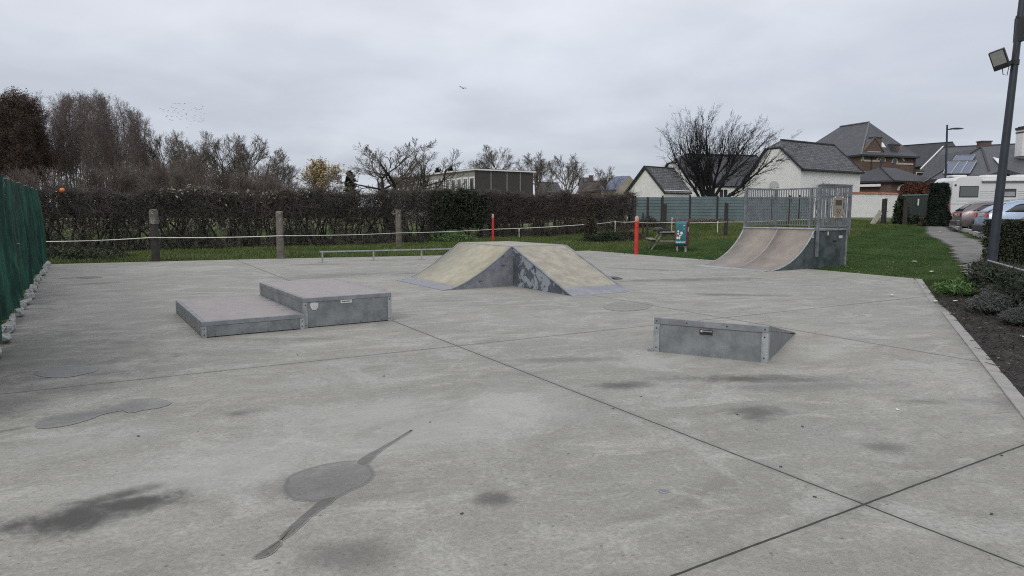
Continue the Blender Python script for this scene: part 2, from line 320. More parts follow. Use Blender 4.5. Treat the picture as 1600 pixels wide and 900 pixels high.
    h = math_n(t, 'ADD', math_n(t, 'MULTIPLY', n4, 0.5), math_n(t, 'ADD', math_n(t, 'MULTIPLY', jm, -2.0), math_n(t, 'MULTIPLY', pit, -0.8)))
    bump(t, b, h, 0.12 if wet else 0.6, 0.006)
    return m
JOINTS = [((700, 535), (1350, 788), 0.004), ((1050, 900), (1600, 695), 0.004), ((0, 616), (720, 540), 0.0035), ((1040, 481), (1535, 566), 0.004)]
MAT['concrete'] = mk_concrete()
MAT['water'] = mk_concrete('thin_water_on_concrete', (0.36, 0.355, 0.36), 0.13)
MAT['damp'] = mk_concrete('wet_concrete', (0.36, 0.355, 0.35), 0.4)
MAT['damp_light'] = mk_concrete('drying_concrete', (0.72, 0.715, 0.7), 0.5)
def mk_net():
    m, t, b = nt('green_windbreak_net'); uv = uvco(t); co = objco(t)
    n1 = noise(t, co, 3, 4)
    st = node(t, 'ShaderNodeVectorMath', {0: uv, 1: (5, .7, 1)}, operation='MULTIPLY').outputs[0]
    n2 = noise(t, st, 1.2, 5, .6, .4)
    c = mixc(t, mr(t, n1, 0.3, 0.7), (0.003, 0.02, 0.014), (0.008, 0.045, 0.03))
    c = mixc(t, mr(t, n2, 0.48, 0.62, 0, 0.9), c, (0.02, 0.095, 0.064))  # upright streaks paint light and dark of the folds into the colour
    t.links.new(c, b.inputs['Base Color']); b.inputs['Roughness'].default_value = 0.7; b.inputs['Specular IOR Level'].default_value = 0.2
    ch = node(t, 'ShaderNodeTexBrick', {'Vector': uv, 'Scale': 1.0, 'Brick Width': 0.02, 'Row Height': 0.016, 'Mortar Size': 0.0045, 'Mortar Smooth': 0.0})
    tr = node(t, 'ShaderNodeBsdfTransparent')
    alpha = math_n(t, 'MULTIPLY', math_n(t, 'SUBTRACT', 1.0, ch.outputs[1]), mr(t, n2, 0.35, 0.65, 0.95, 0.45))
    mx = node(t, 'ShaderNodeMixShader', {0: alpha, 1: b.outputs[0], 2: tr.outputs[0]})
    t.links.new(mx.outputs[0], t.nodes['Material Output'].inputs[0])
    return m
MAT['net'] = mk_net()

# ------------------------------------------------------------------ mesh builder
class MB:
    def __init__(s): s.v = []; s.f = []; s.mi = []; s.cur = 0
    def add(s, vs, fs):
        o = len(s.v); s.v += [tuple(v) for v in vs]; s.f += [tuple(i + o for i in f) for f in fs]; s.mi += [s.cur] * len(fs); return s
    def box(s, c, size, rz=0, mat=None, taper=1.0):
        x, y, z = (k / 2 for k in size)
        vs = []
        for dz in (-z, z):
            k = taper if dz > 0 else 1
            for dx, dy in ((-x, -y), (x, -y), (x, y), (-x, y)): vs.append(Vector((dx * k, dy * k, dz)))
        Mx = Matrix.Translation(c) @ (mat if mat is not None else Matrix.Rotation(rz, 4, 'Z'))
        return s.add([Mx @ v for v in vs], [(0, 3, 2, 1), (4, 5, 6, 7), (0, 1, 5, 4), (1, 2, 6, 5), (2, 3, 7, 6), (3, 0, 4, 7)])
    def quad(s, *p): return s.add(p, [tuple(range(len(p)))])
    def prism(s, poly, d):
        """polygon (3d points) extruded by vector d"""
        n = len(poly); d = Vector(d); top = [Vector(p) + d for p in poly]
        fs = [tuple(range(n))[::-1], tuple(range(n, 2 * n))] + [(i, (i + 1) % n, n + (i + 1) % n, n + i) for i in range(n)]
        return s.add([Vector(p) for p in poly] + top, fs)
    def bar(s, a, b, w, h=None, up=(0, 0, 1)):
        a = Vector(a); b = Vector(b); h = h or w; d = (b - a).normalized()
        sd = d.cross(Vector(up)); sd = sd.normalized() if sd.length > 1e-4 else Vector((1, 0, 0)); u = sd.cross(d)
        q = [a + sd * w * i / 2 + u * h * j / 2 for i, j in ((-1, -1), (1, -1), (1, 1), (-1, 1))]
        return s.prism(q, b - a)
    def tube(s, pts, r, n=8, caps=True):
        pts = [Vector(p) for p in pts]; rs = r if isinstance(r, (list, tuple)) else [r] * len(pts)
        vs = []; ref = Vector((0, 0, 1))
        for i, p in enumerate(pts):
            d = (pts[min(i + 1, len(pts) - 1)] - pts[max(i - 1, 0)]).normalized()
            a = d.cross(ref if abs(d.dot(ref)) < 0.95 else Vector((1, 0, 0))).normalized(); b = d.cross(a)
            vs += [p + (a * math.cos(k * 2 * math.pi / n) + b * math.sin(k * 2 * math.pi / n)) * rs[i] for k in range(n)]
        fs = []
        for i in range(len(pts) - 1):
            for k in range(n): fs.append((i * n + k, i * n + (k + 1) % n, (i + 1) * n + (k + 1) % n, (i + 1) * n + k))
        if caps: fs += [tuple(range(n))[::-1], tuple((len(pts) - 1) * n + k for k in range(n))]
        return s.add(vs, fs)
    def lathe(s, c, prof, n=16):
        c = Vector(c); vs = []; fs = []
        for r, z in prof:
            for k in range(n): vs.append(c + Vector((r * math.cos(k * 2 * math.pi / n), r * math.sin(k * 2 * math.pi / n), z)))
        for i in range(len(prof) - 1):
            for k in range(n): fs.append((i * n + k, i * n + (k + 1) % n, (i + 1) * n + (k + 1) % n, (i + 1) * n + k))
        fs += [tuple(range(n))[::-1], tuple((len(prof) - 1) * n + k for k in range(n))]
        return s.add(vs, fs)
    def build(s, name, mat, parent=None, world=False, bevel=0, smooth=False, solid=0, sub=0):
        vs = s.v
        if world and parent is not None:
            inv = (Matrix.Translation(parent.location) @ Matrix.Rotation(parent.rotation_euler.z, 4, 'Z')).inverted()
            vs = [inv @ Vector(v) for v in vs]
        me = bpy.data.meshes.new(name); me.from_pydata([tuple(v) for v in vs], [], s.f); me.update()
        mats = mat if isinstance(mat, (list, tuple)) else [mat]
        for m in mats: me.materials.append(MAT[m] if isinstance(m, str) else m)
        if len(mats) > 1:
            for p, i in zip(me.polygons, s.mi): p.material_index = i
        uvs = me.uv_layers.new(name='uv').data
        for p in me.polygons:
            n = p.normal; u = Vector((-n.y, n.x, 0)); u = u.normalized() if u.length > 1e-3 else Vector((1, 0, 0)); v = n.cross(u)
            for li in p.loop_indices:
                co = me.vertices[me.loops[li].vertex_index].co; uvs[li].uv = (co.dot(u), co.dot(v))
        if smooth:
            for p in me.polygons: p.use_smooth = True
        o = bpy.data.objects.new(name, me); COL.objects.link(o)
        if parent is not None: o.parent = parent
        if solid:
            md = o.modifiers.new('solid', 'SOLIDIFY'); md.thickness = solid; md.offset = -1
        if bevel:
            md = o.modifiers.new('bevel', 'BEVEL'); md.width = bevel; md.segments = 2; md.limit_method = 'ANGLE'
        if smooth and not sub:
            try: me.set_sharp_from_angle(angle=R(40))
            except Exception: pass
        if sub:
            md = o.modifiers.new('sub', 'SUBSURF'); md.levels = sub; md.render_levels = sub
        return o

def tag(o, label=None, cat=None, group=None, kind=None):
    if label: o['label'] = label
    if cat: o['category'] = cat
    if group: o['group'] = group
    if kind: o['kind'] = kind
    return o
def thing(name, label, cat, loc=(0, 0, 0), rz=0.0, group=None):
    o = bpy.data.objects.new(name, None); COL.objects.link(o); o.location = loc; o.rotation_euler = (0, 0, rz); o.empty_display_size = 0.2
    return tag(o, label, cat, group)
def copy_tree(o, parent=None, label=None, loc=None, rz=None, sc=None):
    kids = [c for c in CH.get(o.name, [])] if False else list(o.children)
    c = o.copy(); COL.objects.link(c); c.parent = parent
    if label: c['label'] = label
    if loc is not None: c.location = loc
    if rz is not None: c.rotation_euler = (0, 0, rz)
    if sc is not None: c.scale = sc if hasattr(sc, '__len__') else (sc, sc, sc)
    for k in kids: copy_tree(k, c)
    return c
CH = {}

def mesh_from_np(name, V, Fq, mat, parent=None, smooth=False):
    me = bpy.data.meshes.new(name); n = Fq.shape[1]
    me.vertices.add(len(V)); me.vertices.foreach_set('co', V.astype(np.float32).ravel())
    me.loops.add(Fq.size); me.loops.foreach_set('vertex_index', Fq.astype(np.int32).ravel())
    me.polygons.add(len(Fq)); me.polygons.foreach_set('loop_start', np.arange(0, Fq.size, n, dtype=np.int32))
    try: me.polygons.foreach_set('loop_total', np.full(len(Fq), n, dtype=np.int32))
    except Exception: pass
    me.update(calc_edges=True)
    me.materials.append(MAT[mat])
    if smooth: me.polygons.foreach_set('use_smooth', np.ones(len(Fq), dtype=bool))
    o = bpy.data.objects.new(name, me); COL.objects.link(o)
    if parent is not None: o.parent = parent
    return o
def sticks(name, A, B, ra, rb, mat, parent=None, n=3):
    """many thin tapered prisms"""
    A = np.asarray(A, float); B = np.asarray(B, float); ra = np.asarray(ra, float)[:, None]; rb = np.asarray(rb, float)[:, None]
    d = B - A; d /= np.maximum(np.linalg.norm(d, axis=1, keepdims=True), 1e-6)
    ref = np.where(np.abs(d[:, 2:3]) > 0.9, np.array([[1., 0, 0]]), np.array([[0, 0, 1.]]))
    u = np.cross(d, ref); u /= np.linalg.norm(u, axis=1, keepdims=True); w = np.cross(d, u)
    N = len(A); V = np.zeros((N, 2 * n, 3))
    for k in range(n):
        a = 2 * math.pi * k / n; o = u * math.cos(a) + w * math.sin(a)
        V[:, k] = A + o * ra; V[:, n + k] = B + o * rb
    base = (np.arange(N) * 2 * n)[:, None]
    Fs = np.concatenate([base + np.array([[k, (k + 1) % n, n + (k + 1) % n, n + k]]) for k in range(n)])
    return mesh_from_np(name, V.reshape(-1, 3), Fs, mat, parent)
def leaves(name, C, size, mat, parent=None, rs=None, flat=0.0, aspect=1.6):
    """one small quad per leaf, random orientation"""
    rs = rs or np.random.RandomState(3); C = np.asarray(C, float); N = len(C)
    a = rs.normal(size=(N, 3)); a[:, 2] *= (1 - flat); a /= np.linalg.norm(a, axis=1, keepdims=True)
    b = rs.normal(size=(N, 3)); b = np.cross(a, b); b /= np.maximum(np.linalg.norm(b, axis=1, keepdims=True), 1e-6)
    s = (size * (0.6 + 0.8 * rs.rand(N)))[:, None] * 0.5
    V = np.stack([C - a * s * aspect, C + b * s * 0.8, C + a * s * aspect, C - b * s * 0.8], 1)
    Fs = np.arange(N * 4).reshape(N, 4)
    return mesh_from_np(name, V.reshape(-1, 3), Fs, mat, parent)

# ------------------------------------------------------------------ frame of the park
ra_ = R(31.8)
A_ = Vector((math.cos(ra_), math.sin(ra_), 0)); B_ = Vector((-math.sin(ra_), math.cos(ra_), 0)); UP = Vector((0, 0, 1))

SLAB = [G(68, 413), G(400, 404.8), G(707, 398.7), G(920, 391.5), G(1100, 405.5), G(1440, 436), G(1467, 474), G(1485, 489), G(1600, 623)]
s_dir = (SLAB[-1] - SLAB[-2]).normalized(); SLAB.append(SLAB[-1] + s_dir * 2.4)       # past the frame
l_dir = (G(0, 517) - G(68, 413)).normalized(); LEFT0 = G(0, 517)
SLAB += [SLAB[-1] + Vector((3, -1.5, 0)), Vector((6, -9, 0)), Vector((-7, -9, 0)), LEFT0 + l_dir * 7.5]
SL = np.array([(p.x, p.y) for p in SLAB])
def inside(X, Y, poly=SL):
    X = np.asarray(X, float); Y = np.asarray(Y, float); r = np.zeros(X.shape, bool); n = len(poly); j = n - 1
    for i in range(n):
        xi, yi = poly[i]; xj, yj = poly[j]
        c = ((yi > Y) != (yj > Y)) & (X < (xj - xi) * (Y - yi) / (yj - yi + 1e-12) + xi); r ^= c; j = i
    return r
def distpoly(X, Y, poly=SL, closed=True):
    X = np.asarray(X, float); Y = np.asarray(Y, float); D = np.full(X.shape, 1e9); n = len(poly)
    for i in range(n if closed else n - 1):
        a = poly[i]; b = poly[(i + 1) % n]; d = b - a; L = d @ d + 1e-12
        t = np.clip(((X - a[0]) * d[0] + (Y - a[1]) * d[1]) / L, 0, 1)
        D = np.minimum(D, np.hypot(X - a[0] - t * d[0], Y - a[1] - t * d[1]))
    return D
CT = np.array([(-18, 27, 0), (-12, 22.5, 0), (-25, 40, 0.05), (-7, 30, .05), (-4, 31, .08), (-1, 37.6, .28), (3.9, 34, .13), (7.6, 43, .55), (9, 44, .9), (14, 44, .95),
    (20, 44, 1.1), (10.2, 32, .42), (13, 30, .35), (8, 38, .5), (20, 38, .85), (24, 55, 1.25), (30, 55, 1.25), (26, 39, .78), (22.3, 34, .6), (19.2, 27.6, .47), (24, 28, .5), (30, 34, .62), (16, 21.5, .25),
    (12.3, 17, .05), (13, 19, .12), (17, 25, .36), (5, 27, 0), (7, 27.5, 0.0), (11, 26, .12), (13, 22, .1), (12, 14, 0.1), (9, 10, .05), (10, 6, .1), (-60, 60, .1), (60, 80, 1.3), (0, 100, .7), (-100, 200, .3), (100, 200, 1.3),
    (60, 10, .3), (-40, 0, 0), (0, -30, 0), (300, 400, 1), (-300, 400, .3), (40, 40, .8), (-18, 12, 0), (-30, 25, 0), (-40, 60, .1), (-20, 60, .3)], float)
def H(X, Y):
    X = np.asarray(X, float); Y = np.asarray(Y, float); num = np.zeros(X.shape); den = np.zeros(X.shape)
    for x, y, z in CT:
        w = 1.0 / ((X - x) ** 2 + (Y - y) ** 2 + 0.6) ** 1.6; num += w * z; den += w
    S = num / den
    d = distpoly(X, Y); k = np.clip(d / 4.5, 0, 1); k = k * k * (3 - 2 * k)
    z = -0.02 + k * (S + 0.02)
    ins = inside(X, Y); return np.where(ins, np.where(d > 0.9, -0.14, -0.025), z)
def h(x, y): return float(H(np.array([x]), np.array([y]))[0])
def on(px, Y, dz=0.0):
    x = (px - 800) / F_PX * Y * 1.003; return Vector((x, Y, h(x, Y) + dz))

# ground sheet
def axis(lo, hi, dense_lo, dense_hi, st):
    a = list(np.arange(dense_lo, dense_hi, st)); s = st; v = dense_hi
    while v < hi: a.append(v); s *= 1.25; v += s
    a.append(hi); s = st; v = dense_lo - st
    while v > lo: a.insert(0, v); s *= 1.25; v -= s
    a.insert(0, lo); return np.array(a)
gx = axis(-1200, 1200, -30, 42, 0.45); gy = axis(-300, 2200, -4, 62, 0.45)
X, Y = np.meshgrid(gx, gy); Zg = H(X, Y) + np.where(Y > 14, 0.012 * np.sin(X * 3.1) * np.sin(Y * 2.7), 0)
V = np.stack([X, Y, Zg], -1).reshape(-1, 3); nx = len(gx); I = np.arange((len(gy) - 1) * nx).reshape(-1, nx)[:, :-1].ravel()
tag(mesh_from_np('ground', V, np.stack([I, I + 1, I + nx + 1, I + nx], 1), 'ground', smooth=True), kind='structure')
def sheet(name, poly, mat, dz, st=0.4, kind='structure'):
    poly = np.array([(p[0], p[1]) for p in poly]); x0, y0 = poly.min(0); x1, y1 = poly.max(0)
    xs = np.arange(x0, x1 + st, st); ys = np.arange(y0, y1 + st, st); X, Y = np.meshgrid(xs, ys)
    Z = H(X, Y) + dz; V = np.stack([X, Y, Z], -1).reshape(-1, 3); nx = len(xs)
    I = np.arange((len(ys) - 1) * nx).reshape(-1, nx)[:, :-1].ravel(); Fq = np.stack([I, I + 1, I + nx + 1, I + nx], 1)
    c = V[Fq].mean(1); Fq = Fq[inside(c[:, 0], c[:, 1], poly)]
    return tag(mesh_from_np(name, V, Fq, mat, smooth=True), kind=kind)
# slab
m = MB(); n = len(SLAB); m.prism([p - UP * 0.1 for p in SLAB], UP * 0.1)
tag(m.build('concrete_slab', 'concrete'), kind='structure')
# kerb along the right edge, stones with open joints
ks = SLAB[7]; ke = SLAB[9]; kd = (ke - ks).normalized(); kn = Vector((kd.y, -kd.x, 0)); kn = kn if kn.x < 0 else -kn; L = (ke - ks).length; m = MB(); s = 0
while s < L - 0.2:
    e = min(s + 1.0, L); a = ks + kd * s; b = ks + kd * (e - 0.008)
    m.prism([a - UP * 0.05, b - UP * 0.05, b + kn * 0.115 - UP * 0.05, a + kn * 0.115 - UP * 0.05], UP * (0.062 + rnd.uniform(0, .004))); s = e
m2 = MB()
k3 = (SLAB[6] - SLAB[5]); k3n = Vector((k3.y, -k3.x, 0)).normalized(); k3n = k3n if k3n.x < 0 else -k3n; k3d = k3.normalized()
for i in range(2):
    a = SLAB[5] + k3 * (0.02 + i * 0.5); b = SLAB[5] + k3 * (0.47 + i * 0.5)
    m.prism([a - UP * .05, b - UP * .05, b + k3n * 0.12 - UP * .05, a + k3n * 0.12 - UP * .05], UP * 0.058)
tag(m.build('kerb', 'kerb', bevel=0.006), kind='structure')

# gravel path
left = [(27.2, 45.5), (24.6, 40), (20.3, 33), (16.3, 25), (13.3, 20), (11.5, 16.9), (10.7, 15.2)]
right = [(11.6, 14.4), (12.7, 16.5), (14.4, 19.5), (18.4, 26.6), (22.4, 34.2), (26.6, 42.2), (29, 46)]
sheet('path', left + right, 'gravel', 0.03, 0.25)
sheet('car_park', [(17.3, 22.5), (22.6, 34.0), (28.5, 45.6), (60, 44), (60, 20), (22, 20)], 'asphalt', 0.045, 0.5)
inw = Vector((-.3, .1, 0))
sheet('soil_bed', [SLAB[6] + inw, SLAB[7] + inw, SLAB[8] + inw, SLAB[9] + inw, (9, 0), (14, 8), (13.2, 14), (11.2, 14.7), (10.0, 14.2)], 'soil', 0.018, 0.12)
# parking kerb
m = MB()
for i in range(20):
    a = Vector((17.4 + .5 * i * .508, 23 + .5 * i * 1.0, 0)); a = Vector((17.1 + i * .58, 22.6 + i * 1.16, 0)); b = a + Vector((.56, 1.12, 0))
    a.z = h(a.x, a.y) + 0.1; b.z = h(b.x, b.y) + 0.1
    m.bar(a, b, 0.12, 0.2)
tag(m.build('parking_kerb', 'kerb_far', bevel=0.01), kind='structure')

# ------------------------------------------------------------------ standing water
PZ = [0.001]
def puddle(outline, name='water', rim=True, mat='water', o1=.010, o2=.026):
    pts = [G(*p) for p in outline]; fine = []; n = len(pts)
    area = sum(pts[i].x * pts[(i + 1) % n].y - pts[(i + 1) % n].x * pts[i].y for i in range(n))
    for i in range(n):
        p0, p1, p2, p3 = pts[i - 1], pts[i], pts[(i + 1) % n], pts[(i + 2) % n]
        for k in range(10):
            t = k / 10; q = 0.5 * ((2 * p1) + (-p0 + p2) * t + (2 * p0 - 5 * p1 + 4 * p2 - p3) * t * t + (-p0 + 3 * p1 - 3 * p2 + p3) * t ** 3)
            fine.append(q + Vector((rnd.uniform(-1, 1), rnd.uniform(-1, 1), 0)) * (0.003 if rim else .0015))
    N = len(fine); nr = []
    for i, q in enumerate(fine):
        d = (fine[(i + 2) % N] - fine[i - 2]).normalized(); nr.append(Vector((-d.y, d.x, 0)) * (1 if area > 0 else -1))
    PZ[0] += .0004; z = UP * PZ[0]
    if not rim: o1, o2 = .006, .012
    r1 = [q + nr[i] * o1 for i, q in enumerate(fine)]; r2 = [q + nr[i] * o2 for i, q in enumerate(fine)]
    r0 = [q - nr[i] * o1 * .8 for i, q in enumerate(fine)]
    m = MB(); m.add([q + z for q in r0 + fine + r1 + r2], [(k * N + i, k * N + (i + 1) % N, (k + 1) * N + (i + 1) % N, (k + 1) * N + i) for k in range(3) for i in range(N)] + [tuple(3 * N + i for i in range(N))])
    o = m.build(name, mat); tag(o, kind='structure')
    a_ = o.data.attributes.new('wet', 'FLOAT', 'POINT')
    inner = .62 if rim else .95
    a_.data.foreach_set('value', [0.0] * N + [.75 if rim else .6] * N + [1.0] * N + [inner] * N)
    o.modifiers.new('tri', 'TRIANGULATE')
puddle([(445, 766), (452, 745), (490, 730), (530, 722), (566, 721), (583, 736), (578, 752), (545, 768), (520, 780), (490, 783), (458, 780)])
puddle([(558, 721), (588, 703), (612, 690), (640, 673), (642, 675), (620, 689), (596, 705), (572, 726)], rim=False, mat='damp')
puddle([(505, 780), (484, 796), (462, 815), (438, 838), (440, 845), (462, 830), (492, 803), (512, 790), (524, 778)], rim=False, mat='damp')
puddle([(436, 845), (418, 856), (398, 870), (402, 873), (420, 868), (439, 852)], rim=False, mat='damp')
puddle([(55, 583), (80, 574), (120, 571), (148, 573), (152, 579), (130, 585), (100, 590), (70, 589)])
puddle([(182, 634), (205, 626), (240, 623), (262, 627), (266, 631), (250, 637), (225, 641), (205, 645), (190, 642), (160, 648), (135, 657), (100, 666), (62, 669), (60, 660), (85, 650), (130, 645), (160, 641)])
puddle([(943, 479), (960, 473), (990, 471), (1018, 474), (1012, 482), (985, 486), (955, 485)], rim=False, mat='damp_light')
puddle([(120, 434), (140, 432.2), (160, 433), (150, 434.8), (130, 435.5)], rim=False, mat='damp')
0 and puddle([(950, 600), (965, 597), (990, 597), (1004, 601), (985, 606), (962, 607)], rim=False, mat='damp')

# ------------------------------------------------------------------ low manual pads (two boxes)
def plate_bolts(t, pts, r=0.008, n=(0, -1, 0)):
    n = Vector(n)
    for p in pts: MB().tube([Vector(p) - n * 0.002, Vector(p) + n * 0.004], r, 8).build('bolt', 'bolt', t)
def pad(name, label, loc, rz, W, D, Hh, stickers):
    t = thing(name, label, 'skate box', loc, rz)
    lip = 0.055
    MB().box((W / 2, D / 2, (Hh - lip) / 2 + .006), (W - 0.012, D - 0.012, Hh - lip - .012)).build('side_panel', 'panel', t)
    MB().box((W / 2, D / 2, .004), (W - .02, D - .02, .008)).build('contact_shade', 'black', t)  # thin black slab standing in for the contact shade under the box
    MB().box((W / 2, D / 2, Hh - 0.006), (W - 0.1, D - 0.1, 0.012)).build('top_board', 'ply_top', t)
    m = MB(); w = 0.05
    for (cx, cy, sx, sy) in ((W / 2, w / 2, W, w), (W / 2, D - w / 2, W, w), (w / 2, D / 2, w, D - 2 * w), (W - w / 2, D / 2, w, D - 2 * w)):
        m.box((cx, cy, Hh - lip / 2), (sx, sy, lip))
    m.build('edge_rail', 'galv_dull', t, bevel=0.004)
    for (cx, cy) in ((0, 0), (W, 0), (0, D), (W, D)):
        m = MB(); sx = 1 if cx == 0 else -1; sy = 1 if cy == 0 else -1; hh = Hh - lip - 0.002
        m.box((cx + sx * 0.027, cy + sy * 0.002, hh / 2), (0.054, 0.008, hh)); m.box((cx + sx * 0.002, cy + sy * 0.033, hh / 2), (0.008, 0.054, hh))
        m.build('corner_plate', 'galv', t)
    for cx in (0.027, W - 0.027): plate_bolts(t, [(cx, -0.002, 0.04), (cx, -0.002, Hh - lip - 0.035)])
    k = 4
    for i in range(k): plate_bolts(t, [(0.15 + (W - 0.3) * i / (k - 1), 0.006, 0.03)], 0.006)
    for i in range(6): MB().tube([(-0.002, 0.2 + (D - .4) * i / 5, 0.05), (0.008, 0.2 + (D - .4) * i / 5, 0.05)], 0.006, 8).build('bolt', 'bolt', t)
    return t
pA = G(315.8, 528.8); pB = G(475, 513.4); pC = G(613.9, 501.5)
da = (pC - pA).normalized(); rz = math.atan2(da.y, da.x); W1 = (pB - pA).length; W2 = (pC - pB).length
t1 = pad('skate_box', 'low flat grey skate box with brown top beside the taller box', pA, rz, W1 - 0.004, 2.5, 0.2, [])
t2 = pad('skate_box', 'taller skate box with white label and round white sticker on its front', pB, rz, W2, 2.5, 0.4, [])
m = MB(); q = [(0.09, 0.31), (0.1, 0.335), (0.15, 0.335), (0.2, 0.33), (0.2, 0.29), (0.185, 0.25), (0.16, 0.235), (0.12, 0.24), (0.1, 0.27)]
m.prism([(x, 0.004, z) for x, z in q], (0, -0.004, 0)); m.build('round_sticker', 'label_white', t2)
m = MB().box((0.585, 0.003, 0.322), (0.16, 0.006, 0.042)); o = m.build('label_plate', 'label_white', t2)
m = MB(); x = 0.52
for w in (0.012, 0.01, 0.014, 0.008, 0.012, 0.014, 0.01, 0.012):
    m.box((x + w / 2, -0.001, 0.325 + rnd.uniform(-.001, .001)), (w - .002, 0.002, 0.013)); x += w + 0.004
m.build('print', 'label_black', o)

# ------------------------------------------------------------------ launch ramp (right)
k0 = G(1021.1, 549); k1 = G(1199, 567.8); dk = k1 - k0; W = dk.length; rz = math.atan2(dk.y, dk.x)
t = thing('launch_ramp', 'small grey launch ramp with a black label on its tall back', 'skate ramp', k0, rz)
D, Hk = 2.0, 0.375
m = MB(); m.prism([(0.006, 0.006, 0), (0.006, D - .1, 0), (0.006, 0.006, Hk - .02)], (W - .012, 0, 0)); m.build('side_panel', 'panel', t)
m = MB(); m.prism([(0.03, 0.02, Hk - .012), (0.03, D - .25, 0.045), (0.03, D - .25, 0.06), (0.03, .02, Hk + .003)], (W - .06, 0, 0)); m.build('ramp_board', 'ply_top', t)
m = MB()
m.box((W / 2, 0.012, Hk - 0.03), (W, 0.036, 0.066))
for x0 in (0, W - 0.035): m.prism([(x0, 0.03, Hk - .045), (x0, D - .02, 0.0), (x0, D - .02, 0.018), (x0, .03, Hk + .006)], (0.035, 0, 0))
m.build('edge_rail', 'galv_dull', t, bevel=0.003)
m = MB(); m.prism([(0, D - .3, 0.052), (0, D + .02, 0.0), (0, D + .02, 0.006), (0, D - .3, .066)], (W, 0, 0)); m.build('steel_flap', 'flap', t)
for cx, sx in ((0, 1), (W, -1)):
    m = MB(); hh = Hk - 0.064; m.box((cx + sx * 0.032, -0.001, hh / 2), (0.064, 0.01, hh)); m.box((cx + sx * 0.001, 0.03, hh / 2), (0.01, 0.06, hh)); m.build('corner_plate', 'galv', t)
for cx in (0.03, W - 0.035): plate_bolts(t, [(cx, -0.006, 0.05), (cx, -0.006, Hk - 0.11), (cx, -0.006, Hk - .03)])
for cx in (0.36, 0.78): plate_bolts(t, [(cx, -0.006, Hk - .03)])
o = MB().box((0.565, 0.003, 0.262), (0.135, 0.008, 0.064)).build('label_plate', 'label_black', t)
m = MB(); m.box((0.519, -0.0015, 0.272), (0.022, 0.002, 0.024)); x = 0.537
for w in (0.012, 0.01, 0.011, 0.012, 0.005, 0.011, 0.012, 0.009): m.box((x + w / 2, -0.0015, 0.274), (w - .002, 0.002, 0.012)); x += w + .001
m.box((0.565, -0.0015, 0.2315), (0.135, 0.002, 0.002)); m.box((0.565, -0.0015, 0.2925), (0.135, 0.002, 0.002)); m.build('print', 'silver', o)
m = MB().box((-0.03, 0.02, 0.012), (0.06, 0.09, 0.024)); m.build('anchor_plate', 'galv_dull', t)

# ------------------------------------------------------------------ funbox
f0 = G(800.5, 446.7)
t = thing('funbox', 'large funbox with yellowish curved ramps and peeling side panels', 'skate ramp', f0, ra_)
WD, LD, HF, LC, LB = 1.36, 2.35, 0.83, 1.56, 2.09   # deck width (a), deck length (b), height, curved ramp run, bank run
NC = 14
def cz(s): return HF * (1 - s) ** 1.45
MB().box((WD / 2, LD / 2, HF - 0.012), (WD - .06, LD - .06, 0.03)).build('deck_board', 'ply_tan', t)
m = MB()
for (c, s) in (((WD / 2, 0, HF - .01), (WD, .06, .034)), ((WD / 2, LD, HF - .01), (WD, .06, .034)), ((0, LD / 2, HF - .01), (.06, LD, .034)), ((WD, LD / 2, HF - .01), (.06, LD, .034))):
    m.box(c, s)
m.build('deck_edge', 'galv_dull', t, bevel=0.004)
for side in (-1, 1):
    x0 = 0.03 * side if side < 0 else WD + 0.03; x0 = -0.03 if side < 0 else WD + 0.03
    X_ = lambda s: x0 + side * s * (LC - .03)
    m = MB(); vs = []; fs = []; F0 = 0.84
    for i in range(NC + 1):
        s = F0 * i / NC
        vs += [(X_(s), 0.03, cz(s)), (X_(s), LD - .03, cz(s))]
    for i in range(NC): fs.append((2 * i, 2 * i + 1, 2 * i + 3, 2 * i + 2) if side < 0 else (2 * i, 2 * i + 2, 2 * i + 3, 2 * i + 1))
    m.add(vs, fs); m.build('curved_surface', 'ply_yellow', t, smooth=True, solid=0.03)
    m = MB(); vs = []; 
    for i in range(5):
        s = F0 + (1 - F0) * i / 4; zz = max(cz(s), .002) + .006
        vs += [(X_(s * 1.0 + (0.05 if i == 4 else 0)), -.02, zz), (X_(s + (0.05 if i == 4 else 0)), LD + .02, zz)]
    fs = [(2 * i, 2 * i + 1, 2 * i + 3, 2 * i + 2) if side < 0 else (2 * i, 2 * i + 2, 2 * i + 3, 2 * i + 1) for i in range(4)]
    m.add(vs, fs); m.build('steel_flap', 'flap', t, solid=0.006)
    for y0 in (0.0, LD):
        m = MB(); pts = [(X_(i / NC), y0, max(0.004, cz(i / NC) - .012)) for i in range(NC + 1)]
        vs = []
        for (x, y, z) in pts: vs += [(x, y, 0.0), (x, y, z)]
        fs = [(2 * i, 2 * i + 2, 2 * i + 3, 2 * i + 1) for i in range(NC)]
        m.add(vs, fs); m.build('side_panel', 'worn_panel', t, solid=0.02)
        m = MB()
        for i in range(NC):
            a = Vector((X_(i / NC), y0, cz(i / NC) - .004)); b = Vector((X_((i + 1) / NC), y0, max(.004, cz((i + 1) / NC) - .004)))
            m.bar(a, b, 0.05, 0.018)
        m.build('edge_rail', 'galv_dull', t)
